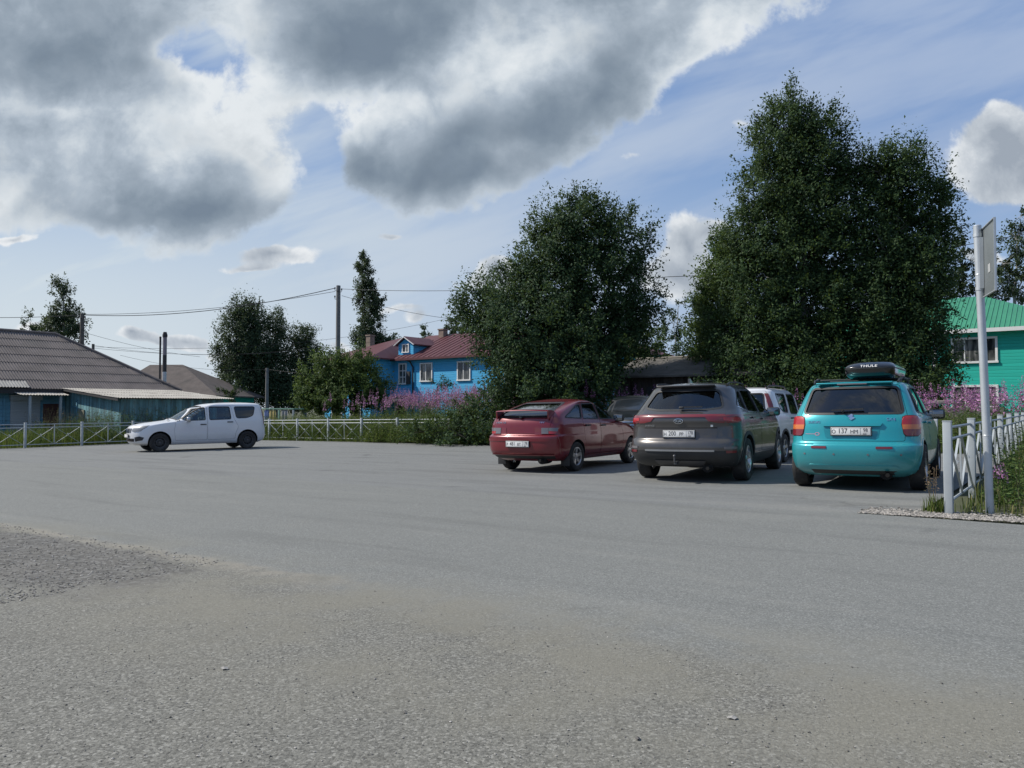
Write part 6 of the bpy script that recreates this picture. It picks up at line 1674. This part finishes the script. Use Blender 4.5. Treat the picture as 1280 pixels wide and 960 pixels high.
def make_laundry():
    q = at(348, 511, 41); g = gz(q.x, q.y)
    t = thing('clothes_line', (q.x, q.y, g), 'pale green rack hung with washing beyond the railing, right of the white estate', 'clothes line', rz=R(-20))
    H = q.z-g; b = MB(); gm = mat('pale_green_paint', (.25, .42, .32), .6)
    b.box((0, 0, H), (2.6, .9, .05)); b.build('top_shelf', gm, t)
    for x in (-1.25, .35, 1.25):
        b = MB(); b.box((x, -.4, H/2-.03), (.08, .08, H-.05)); b.build('post', gm if x < 1 else M['grey_paint'], t)
    cols = [(-.95, .45, (.55, .57, .60), 'white cloth'), (-.45, .30, (.16, .22, .42), 'blue cloth'), (-.05, .42, (.50, .40, .16), 'yellow cloth'), (.72, .40, (.30, .30, .30), 'grey cloth')]
    for i, (x, w, c, nm) in enumerate(cols):
        b = MB(); n = 8
        vs = []; 
        for j, z in enumerate((H-.08, H-.4, H-.78)):
            for k in range(n+1): vs.append((x-w/2+w*k/n, -.42+.03*math.sin(k*1.7+i)*(.4+j*.5), z))
        b.add(vs, [(j*(n+1)+k, j*(n+1)+k+1, (j+1)*(n+1)+k+1, (j+1)*(n+1)+k) for j in range(2) for k in range(n)], smooth=True)
        o = b.build('washing', mat('cloth_%d' % i, c, .9), loc=(q.x, q.y, g), fix=False); o.rotation_euler = (0, 0, R(-20))
        tag(o, {'white cloth': 'white cloth hanging at the left of the green rack', 'blue cloth': 'blue cloth hanging next to the white one on the green rack', 'yellow cloth': 'yellow cloth hanging in the middle of the green rack', 'grey cloth': 'grey cloth hanging at the right of the green rack'}[nm], 'cloth', 'washing on the green rack')
# ------------------------------------------------------------------ planting
def make_trees():
    G = lambda a, b, c: [(0, a), (.55, b), (1, c)]
    M['leaf_alder'] = leaf_mat('alder_leaves', G((.014, .034, .017), (.032, .066, .028), (.066, .112, .044)), .26)
    M['leaf_birch'] = leaf_mat('birch_leaves', G((.014, .034, .016), (.034, .068, .025), (.074, .120, .040)), .28)
    M['leaf_far'] = leaf_mat('far_leaves', G((.022, .040, .022), (.040, .066, .034), (.075, .105, .055)), .22)
    M['leaf_bush'] = leaf_mat('willow_leaves', G((.035, .065, .020), (.065, .110, .030), (.12, .17, .05)), .30)
    M['leaf_pine'] = leaf_mat('pine_needles', G((.014, .028, .014), (.028, .046, .022), (.05, .07, .03)), .12)
    B = lambda px, Y: (lambda q: (q.x, q.y, gz(q.x, q.y)))(at(px, 500, Y))
    tree('alder_tree', B(705, 29), clumps_px(29, [(735,272,34,30),(722,298,54,42),(692,290,34,34),(690,322,40,38),(775,300,42,42),(755,350,58,46),(695,372,55,45),(640,366,42,34,1),(608,378,36,32),(790,372,34,46),(650,412,62,44,-1),(720,425,70,48),(782,412,40,42,.5),(624,425,32,40),(646,462,44,40,-1),(700,470,75,38,-1),(660,488,44,22,-1.5),(715,490,60,22,-1.5),(728,488,28,18,-1),(740,452,34,38),(590,390,22,22),(660,345,28,24),(728,252,14,12,0,.25),(812,385,16,20,0,.25),(577,380,10,10,0,.15),(735,465,35,34,-1)]),
        .125, 150000, M['leaf_alder'], M['bark'], 'broad dark-leaved tree with an uneven crown standing behind the dark red car', 'tree', 'tall trees behind the lot', r0=.20, seed=3, twig=.5)
    tree('birch_tree', B(990, 28), clumps_px(28, [(992,126,20,20),(990,150,32,30),(985,180,46,42),(1010,205,52,46),(968,230,48,46),(1015,262,58,52),(955,285,52,48),(1000,320,66,52),(945,345,52,50),(1010,385,70,52),(935,405,52,46),(985,440,70,46),(1040,425,52,50),(930,452,36,40,-1),(1028,160,26,28),(1045,222,33,40),(1075,215,22,28,0,.5),(990,470,60,32,-1),(940,484,40,22,-1.5),(985,492,44,18,-1.5),(1035,486,44,22,-1.5),(900,480,20,18,-1),(1050,320,44,50),(962,150,16,20,0,.3),(936,265,20,22,0,.4)]),
        .12, 185000, M['leaf_birch'], M['birch_bark'], 'tallest birch with a pointed crown, behind the turquoise car', 'tree', 'tall trees behind the lot', r0=.19, seed=5, strand=.5, stems=2, twig=.5)
    tree('birch_tree', B(1110, 27), clumps_px(27, [(1130,196,22,22),(1128,220,36,34),(1150,250,34,38),(1112,262,32,40),(1140,300,46,46),(1100,325,38,44),(1165,290,22,30,0,.5),(1130,350,54,46),(1095,390,52,46),(1140,395,38,42),(1125,440,58,42),(1085,450,48,40),(1158,345,24,28,0,.5),(1098,215,26,32,0,.7),(1085,270,26,34,0,.6),(1095,486,36,18,-1),(1150,484,30,16,-1.5,.5),(1165,445,20,24,-1,.3),(1182,462,20,22,-1,.22),(1130,478,46,22,-1),(1180,240,10,14,0,.2)]),
        .12, 105000, M['leaf_birch'], M['birch_bark'], 'birch with a rounder open crown, right of the tallest one', 'tree', 'tall trees behind the lot', r0=.16, seed=8, strand=.5, twig=.5)
    tree('birch_tree', B(905, 30), clumps_px(30, [(908,305,14,18,0,.4),(905,330,24,26),(900,365,30,32),(888,395,24,30),(905,410,36,36),(890,440,26,30),(910,460,36,30),(925,330,24,30)]),
        .12, 42000, M['leaf_bush'], M['birch_bark'], 'lower brighter green tree against the left flank of the tallest birch', 'tree', 'tall trees behind the lot', r0=.12, seed=9, strand=.3)
    tree('birch_tree', B(875, 42), clumps_px(42, [(880,365,12,20),(876,395,16,26),(872,425,18,26),(890,440,20,24),(868,448,16,18)]), .17, 5200, M['leaf_birch'], M['birch_bark'], 'narrow birch showing beyond the right end of the old shed', 'tree', 'trees beyond the houses', r0=.12, seed=10, strand=.7)
    tree('birch_tree', B(838, 60), clumps_px(60, [(848,385,12,14),(842,405,18,18),(832,425,22,20),(850,430,18,20),(815,442,26,16),(845,448,24,14)]), .20, 4200, M['leaf_far'], M['birch_bark'], 'pale thin birch seen between the two big trees above the shed roof', 'tree', 'trees beyond the houses', r0=.12, seed=11, strand=.8, fill=.3)
    tree('alder_tree', B(795, 36), clumps_px(36, [(800,425,26,24),(780,440,30,24),(815,445,24,20)]), .16, 5200, M['leaf_bush'], M['bark'], 'leafy bush-like tree just left above the old shed', 'tree', 'trees beyond the houses', r0=.08, seed=12)
    # left and middle distance
    tree('birch_tree', B(303, 70), clumps_px(70, [(302,385,16,18),(300,410,24,24),(318,400,18,24),(292,440,22,26),(315,440,26,28),(300,470,26,26),(283,458,12,18,0,.4)]), .20, 40000, M['leaf_far'], M['birch_bark'], 'leftmost and tallest birch of the dark group behind the white estate car', 'tree', 'dark birch group', r0=.2, seed=13, strand=1.6, twig=.7)
    tree('birch_tree', B(345, 72), clumps_px(72, [(345,402,14,14),(345,425,22,24),(340,455,26,28),(350,485,28,22),(330,480,24,24)]), .20, 34000, M['leaf_far'], M['birch_bark'], 'middle birch of the dark group behind the white estate car', 'tree', 'dark birch group', r0=.2, seed=14, strand=1.4, twig=.7)
    tree('birch_tree', B(382, 74), clumps_px(74, [(376,418,14,14),(382,438,20,22),(378,465,24,26),(390,480,16,20),(370,490,28,18)]), .20, 30000, M['leaf_far'], M['birch_bark'], 'rightmost birch of the dark group, nearest the blue house', 'tree', 'dark birch group', r0=.2, seed=15, strand=1.2, twig=.7)
    tree('poplar_tree', B(460, 66), clumps_px(66, [(452,325,7,10,0,.5),(456,345,12,16),(458,370,15,20),(462,395,15,20),(458,418,16,16),(466,428,20,14),(472,375,8,12,0,.4),(480,428,16,10)]), .18, 26000, M['leaf_far'], M['bark'], 'tall narrow tree rising behind the left end of the blue house', 'tree', 'trees beyond the houses', r0=.16, seed=16, strand=.6, fill=.4)
    tree('birch_tree', B(82, 60), clumps_px(60, [(76,352,7,9,0,.5),(80,368,13,14),(84,388,17,18),(78,405,22,16),(95,405,14,18),(68,400,12,10),(62,398,8,8,0,.4)]), .18, 9000, M['leaf_far'], M['birch_bark'], 'drooping birch rising behind the bungalow roof at left', 'tree', 'trees beyond the houses', r0=.14, seed=17, strand=1.2, fill=.35)
    tree('spruce_tree', B(37, 66), clumps_px(66, [(38,396,4,6),(38,404,7,7),(38,412,11,7),(38,420,14,8)]), .2, 1600, M['leaf_far'], M['bark'], 'small pointed tree top above the bungalow ridge', 'tree', 'trees beyond the houses', r0=.1, seed=18)
    tree('spruce_tree', B(531, 90), clumps_px(90, [(531,412,2.5,5),(531,419,5,6),(531,428,8,8)]), .26, 900, M['leaf_far'], M['bark'], 'tiny spruce tip above the maroon roof', 'tree', 'trees beyond the houses', r0=.1, seed=19)
    tree('birch_tree', B(575, 72), clumps_px(72, [(575,404,20,12),(562,412,14,10),(590,410,20,14),(570,425,22,12)]), .22, 3600, M['leaf_far'], M['bark'], 'round dark tree top behind the maroon roof by the middle tree', 'tree', 'trees beyond the houses', r0=.15, seed=20)
    tree('birch_tree', B(492, 80), clumps_px(80, [(485,425,12,8),(500,430,10,8),(478,430,14,8)]), .24, 1300, M['leaf_far'], M['bark'], 'low pale tree tops left of the dormer behind the blue house', 'tree', 'trees beyond the houses', r0=.1, seed=21)
    # right, behind the green house
    tree('pine_tree', B(1195, 56), clumps_px(56, [(1205,298,10,12),(1195,315,18,14),(1212,325,20,14),(1190,340,22,16),(1210,350,24,16),(1180,365,26,18),(1215,372,24,14)]), .20, 7800, M['leaf_pine'], M['bark'], 'dark pine behind the green roof, left of the sign', 'tree', 'trees behind the green house', r0=.16, seed=22, fill=.4)
    tree('birch_tree', B(1262, 55), clumps_px(55, [(1276,270,14,18,0,.6),(1270,300,20,22),(1255,330,26,22),(1285,330,30,30),(1250,355,26,18),(1275,362,30,18),(1292,290,16,20),(1230,362,16,14,0,.5)]), .20, 9500, M['leaf_far'], M['birch_bark'], 'olive-green tree behind the green roof at the right edge', 'tree', 'trees behind the green house', r0=.2, seed=23, strand=.5)
    # shrubs
    tree('willow_shrub', B(432, 43), clumps_px(43, [(445,455,26,20),(425,470,30,24),(455,480,30,24),(405,485,24,20),(430,498,44,20),(395,500,20,14),(470,490,20,22),(415,452,18,14,0,.5),(393,468,20,20,0,.5),(388,492,22,20),(402,448,12,10,0,.25)]), .14, 42000, M['leaf_bush'], M['bark'], 'bright green willow shrub in front of the blue house', 'shrub', 'shrubs beyond the railing', r0=.06, seed=24, stems=2)
    tree('willow_shrub', B(540, 46), clumps_px(46, [(548,480,8,7),(545,490,6,8),(556,484,8,5)]), .13, 1000, M['leaf_alder'], M['bark'], 'small dark shrub under the upper windows of the blue house', 'shrub', 'shrubs beyond the railing', r0=.03, seed=25)
    tree('bramble_shrub', B(620, 28.5), clumps_px(28.5, [(610,508,34,16),(640,500,28,18),(585,515,24,14),(600,528,36,18,-.6),(560,530,26,14,-.8),(575,544,30,12,-1.2),(615,545,28,12,-1.0),(530,540,24,12,.4)]), .12, 9500, M['leaf_alder'], M['bark'], 'dark tangled shrub spilling over the railing left of the red car', 'shrub', 'shrubs beyond the railing', r0=.04, seed=26, stems=2)
    tree('willow_shrub', B(290, 60), clumps_px(60, [(287,490,12,8),(295,485,9,8)]), .18, 900, M['leaf_far'], M['bark'], 'small round bush by the wall of the distant green house', 'shrub', 'shrubs beyond the railing', r0=.04, seed=27)
def band(P0, d, n, t0, t1, o0, o1, tfun=None):
    """random roots in a strip along a fence: t along d, o across it (to its left)"""
    t = rng.uniform(t0, t1, n); o = rng.uniform(o0, o1, n)
    if tfun is not None: keep = rng.uniform(size=n) < tfun(t, o); t, o = t[keep], o[keep]
    x = P0[0]+d[0]*t-d[1]*o; y = P0[1]+d[1]*t+d[0]*o
    z = np.array([gz(a, b) for a, b in zip(x, y)])-.02
    return np.c_[x, y, z], t, o
def make_weeds():
    global rng
    rng = np.random.default_rng(77)
    gr = leaf_mat('grass_blades', [(0, (.045, .075, .018)), (.5, (.085, .125, .028)), (.85, (.15, .18, .05)), (1, (.26, .23, .10))], .35)
    wl = leaf_mat('weed_leaves', [(0, (.040, .078, .022)), (.5, (.072, .128, .036)), (1, (.13, .19, .055))], .3)
    wy = leaf_mat('pale_weed_leaves', [(0, (.07, .11, .025)), (.5, (.12, .17, .035)), (1, (.20, .22, .06))], .35)
    dry = leaf_mat('seed_heads', [(0, (.12, .085, .06)), (.5, (.20, .14, .10)), (1, (.28, .22, .15))], .25)
    pink = leaf_mat('fireweed_petals', [(0, (.28, .10, .25)), (.5, (.45, .19, .41)), (1, (.60, .34, .55))], .35)
    stem = mat('weed_stems', (.07, .075, .03), .8, var=.3)
    BF = (-11.55, 36.18); d = (.798, -.602)      # back railing; left of d is away from the lot
    S = lambda o: tag(o, kind='stuff')
    # back strip
    P, t, o = band(BF, d, 30000, -4, 34, -.15, 8)
    S(grass_mesh('grass', P, rng.uniform(.45, 1.15, len(P))*np.where(o < .3, .7, 1), .009, gr))
    hfun = lambda t: np.interp(t, [-4, 0, 4, 9, 13, 17, 20, 34], [.9, 1.0, 1.15, 1.45, 1.6, 1.7, 1.35, .85])
    P, t, o = band(BF, d, 8500, -4, 34, -.25, 6)
    h = hfun(t)*rng.uniform(.55, 1.05, len(P))*np.where(o < .4, .72, 1)
    S(weeds_mesh('leafy_weeds', P, h, wl, stem, .11, 18, .16)[0])
    P, t, o = band(BF, d, 2600, -2, 14, .05, 3.5)
    S(weeds_mesh('pale_weeds', P, rng.uniform(.7, 1.25, len(P)), wy, stem, .10, 20, .16)[0])
    # fireweed in drifts
    cl = lambda t, o: np.clip(1.3*np.exp(-((t-8.2)/2.0)**2)+.85*np.exp(-((t-12.3)/2.0)**2)+.5*np.exp(-((t-16)/2.2)**2)+.65*np.exp(-((t-29.3)/1.7)**2)+.12, 0, 1)
    P, t, o = band(BF, d, 2600, 2, 34, 1.2, 6.5, cl)
    h = rng.uniform(1.45, 2.1, len(P))*np.interp(t, [0, 8, 14, 20, 34], [.9, 1.0, 1.0, .88, .66])
    w, tip = weeds_mesh('fireweed_stalks', P, h, wl, stem, .11, 22, .12); S(w)
    S(flower_spikes('fireweed', tip, pink, .55, 44, .055))
    P, t, o = band(BF, d, 900, 7.3, 16, -.75, .15, lambda t, o: np.where(o > -.35, 1, np.clip((t-8.5)/3, 0, 1)))
    S(weeds_mesh('leafy_weeds', P, rng.uniform(.45, 1.05, len(P)), wl, stem, .10, 22, .16)[0])
    P, t, o = band(BF, d, 220, 7.0, 13, -.6, .15)
    S(weeds_mesh('pale_weeds', P, rng.uniform(.35, .85, len(P)), wy, stem, .10, 22, .16)[0])
    P, t, o = band(BF, d, 520, 9, 20, .6, 5)
    w, tip = weeds_mesh('dry_weed_stalks', P, rng.uniform(1.1, 1.9, len(P)), dry, stem, .06, 16, .12); S(w)
    # left strip (beyond the left railing)
    LF = (-24.6, 23.5); dl = (.602, .799)
    P, t, o = band(LF, dl, 15000, -3, 18, .05, 7)
    S(grass_mesh('grass', P, rng.uniform(.35, .85, len(P)), .010, gr))
    P, t, o = band(LF, dl, 900, 9, 17, .3, 4.5)
    S(weeds_mesh('leafy_weeds', P, rng.uniform(.7, 1.2, len(P))*np.clip(.6+(t-9)*.2, .6, 1.5), wl, stem, .11, 18, .16)[0])
    P, t, o = band(LF, dl, 500, 10.0, 17, .8, 4)
    w, tip = weeds_mesh('dry_weed_stalks', P, rng.uniform(1.2, 1.75, len(P)), dry, stem, .06, 16, .12); S(w)
    # thin line of grass along the asphalt edges, lot side
    P, t, o = band(BF, d, 2600, -4, 30, -.35, .1)
    S(grass_mesh('grass', P, rng.uniform(.08, .35, len(P)), .007, gr))
    # right verge: inside the angle right of the right railing
    RF = (4.767, 8.326); dr = (.602, .799)        # right of dr
    P, t, o = band(RF, dr, 20000, .1, 16, -6.5, -.05, lambda t, o: np.where((t < 1.0) & (o < -.3), .55, 1))
    k = P[:, 1] > 8.15+(-.72)*(P[:, 0]-4.9)
    P = P[k]; t = t[k]; o = o[k]
    S(grass_mesh('grass', P, rng.uniform(.10, .34, len(P))*np.clip(.35+t*.35, .3, 1.5), .006, gr))
    P, t, o = band(RF, dr, 1400, .6, 15, -5.5, -.2)
    k = P[:, 1] > 8.6+(-.72)*(P[:, 0]-4.9)
    P = P[k]; t = t[k]
    S(weeds_mesh('leafy_weeds', P, rng.uniform(.35, .85, len(P))*np.clip(.5+t*.12, .5, 1.1), wl, stem, .085, 22, .15)[0])
    P, t, o = band(RF, dr, 320, 1.2, 13, -4.5, -.5)
    S(weeds_mesh('pale_weeds', P, rng.uniform(.35, .8, len(P)), wy, stem, .085, 22, .15)[0])
    P, t, o = band(RF, dr, 110, .7, 8, -3.2, -.35)
    w, tip = weeds_mesh('fireweed_stalks', P, rng.uniform(.3, .6, len(P)), wl, stem, .08, 18, .10); S(w)
    S(flower_spikes('fireweed', tip, pink, .22, 34, .035))
    P, t, o = band(RF, dr, 330, 8, 17, -8, -1.0)
    w, tip = weeds_mesh('fireweed_stalks', P, rng.uniform(.75, 1.25, len(P)), wl, stem, .10, 20, .12); S(w)
    S(flower_spikes('fireweed', tip, pink, .42, 40, .042))
    # tuft and dry stalk beside the first railing post
    q = on_ground(1170, 641)
    P = np.c_[q.x+rng.normal(0, .06, 150), q.y+rng.normal(0, .05, 150), np.full(150, q.z)]
    tag(grass_mesh('grass_tuft', P, rng.uniform(.08, .22, 150), .005, gr), 'small grass tuft at the foot of the first railing post', 'grass')
    P = np.c_[q.x+rng.normal(-.02, .03, 5), q.y+rng.normal(0, .03, 5), np.full(5, q.z)]
    w, tip = weeds_mesh('dry_stalk', P, rng.uniform(.45, .75, 5), dry, dry, .035, 26, .035, lmin=.45)
    tag(w, 'thin dry seed stalks standing in the tuft by the first railing post', 'weed')
# ------------------------------------------------------------------ roof box
def make_roof_box(carpos, head):
    t = thing('roof_box', (0, 0, 0), 'glossy black roof box carried on the turquoise hatchback', 'roof box')
    gm = paint('gloss_black', (.006, .006, .007), 0, .22, dust_amt=.02)
    x0, x1, W_, z0, z1 = -.02, 1.95, .345, 1.60, 1.86
    OY = -.17
    K = [(z0, x0+.10, x1-.35, W_*.86, .03, .10, .15, .25), (z0+.05, x0+.02, x1-.15, W_*.97, .03, .12, .18, .3), (z0+.14, x0, x1, W_, .03, .13, .2, .35), (z0+.16, x0, x1, W_, .03, .13, .2, .35),
         (z0+.20, x0+.05, x1-.25, W_*.93, .03, .14, .2, .35), (z0+.235, x0+.14, x1-.6, W_*.78, .03, .14, .2, .35), (z0+.25, x0+.24, x1-.85, W_*.6, .03, .12, .2, .3)]
    V, Q = make_solid(K, crown=.012, per=4, cap=4, nr=10, ns=12, nf=10); V = V+[0, OY, 0]
    b = MB(); b.add(V, Q, 0, True); lid = b.build('shell', gm, t)
    b = MB()
    K2 = [(z0+.136, x0-.006, x1+.006, W_+.006, .03, .13, .2, .35), (z0+.150, x0-.006, x1+.006, W_+.006, .03, .13, .2, .35)]
    V, Q = make_solid(K2, crown=0, per=1, cap=2, nr=10, ns=12, nf=10); V = V+[0, OY, 0]; b.add(V, Q, 0, True); b.build('rim', M['black_plastic'], t)
    v, f = text_mesh('THULE', .062, .002, sx=1.25); b = MB(); b.add([Vector((x0+.012-p.z-p.y*-.9, OY-p.x, z0+.176+p.y*.80)) for p in v], f); b.build('lettering', M['plate_white'], t, fix=False)
    for x in (.30, 1.05):
        b = MB(); b.rbox((x, 0, 1.592), (.06, 1.18, .024), .01); 
        for s in (1, -1): b.rbox((x, s*.585, 1.60), (.09, .05, .04), .015)
        b.build('cross_bar', M['black_plastic'], t)
    place_car(t, carpos[0], carpos[1], head)
# ------------------------------------------------------------------ assemble
make_sky(); make_camera(); make_ground(); make_stones()
CARS = [('parked_hatchback', teal_hatch, 5.097, 11.184, 32.9, 'turquoise hatchback carrying a black roof box, parked beside the railing', 'car'),
        ('parked_crossover', brown_suv, 3.107, 12.968, 29.5, 'grey-brown crossover with a tow bar, parked between the red and turquoise cars', 'car'),
        ('parked_liftback', red_liftback, .605, 15.356, 33.5, 'dark red liftback with a rear wing, parked at the left of the row', 'car'),
        ('parked_estate', white_estate, -9.93, 27.82, -127.0, 'silvery white estate car standing alone at left, nose to the left', 'car'),
        ('parked_estate', lambda r: white_estate(r, True), 5.25, 17.05, 33.0, 'white estate with black roof rails, half hidden behind the grey-brown crossover', 'car'),
        ('parked_crossover', dark_crossover, 3.95, 24.0, 190.0, 'black car facing the camera, glimpsed between the red and grey-brown cars', 'car')]
for nm, fn, x, y, hd, lab, cat in CARS:
    r = thing(nm, (0, 0, 0), lab, cat, 'cars standing on the lot'); fn(r); place_car(r, x, y, hd)
make_roof_box((5.097, 11.184), 32.9)
make_buildings(); make_fences(); make_poles(); make_sign(); make_laundry()
make_trees(); make_weeds()
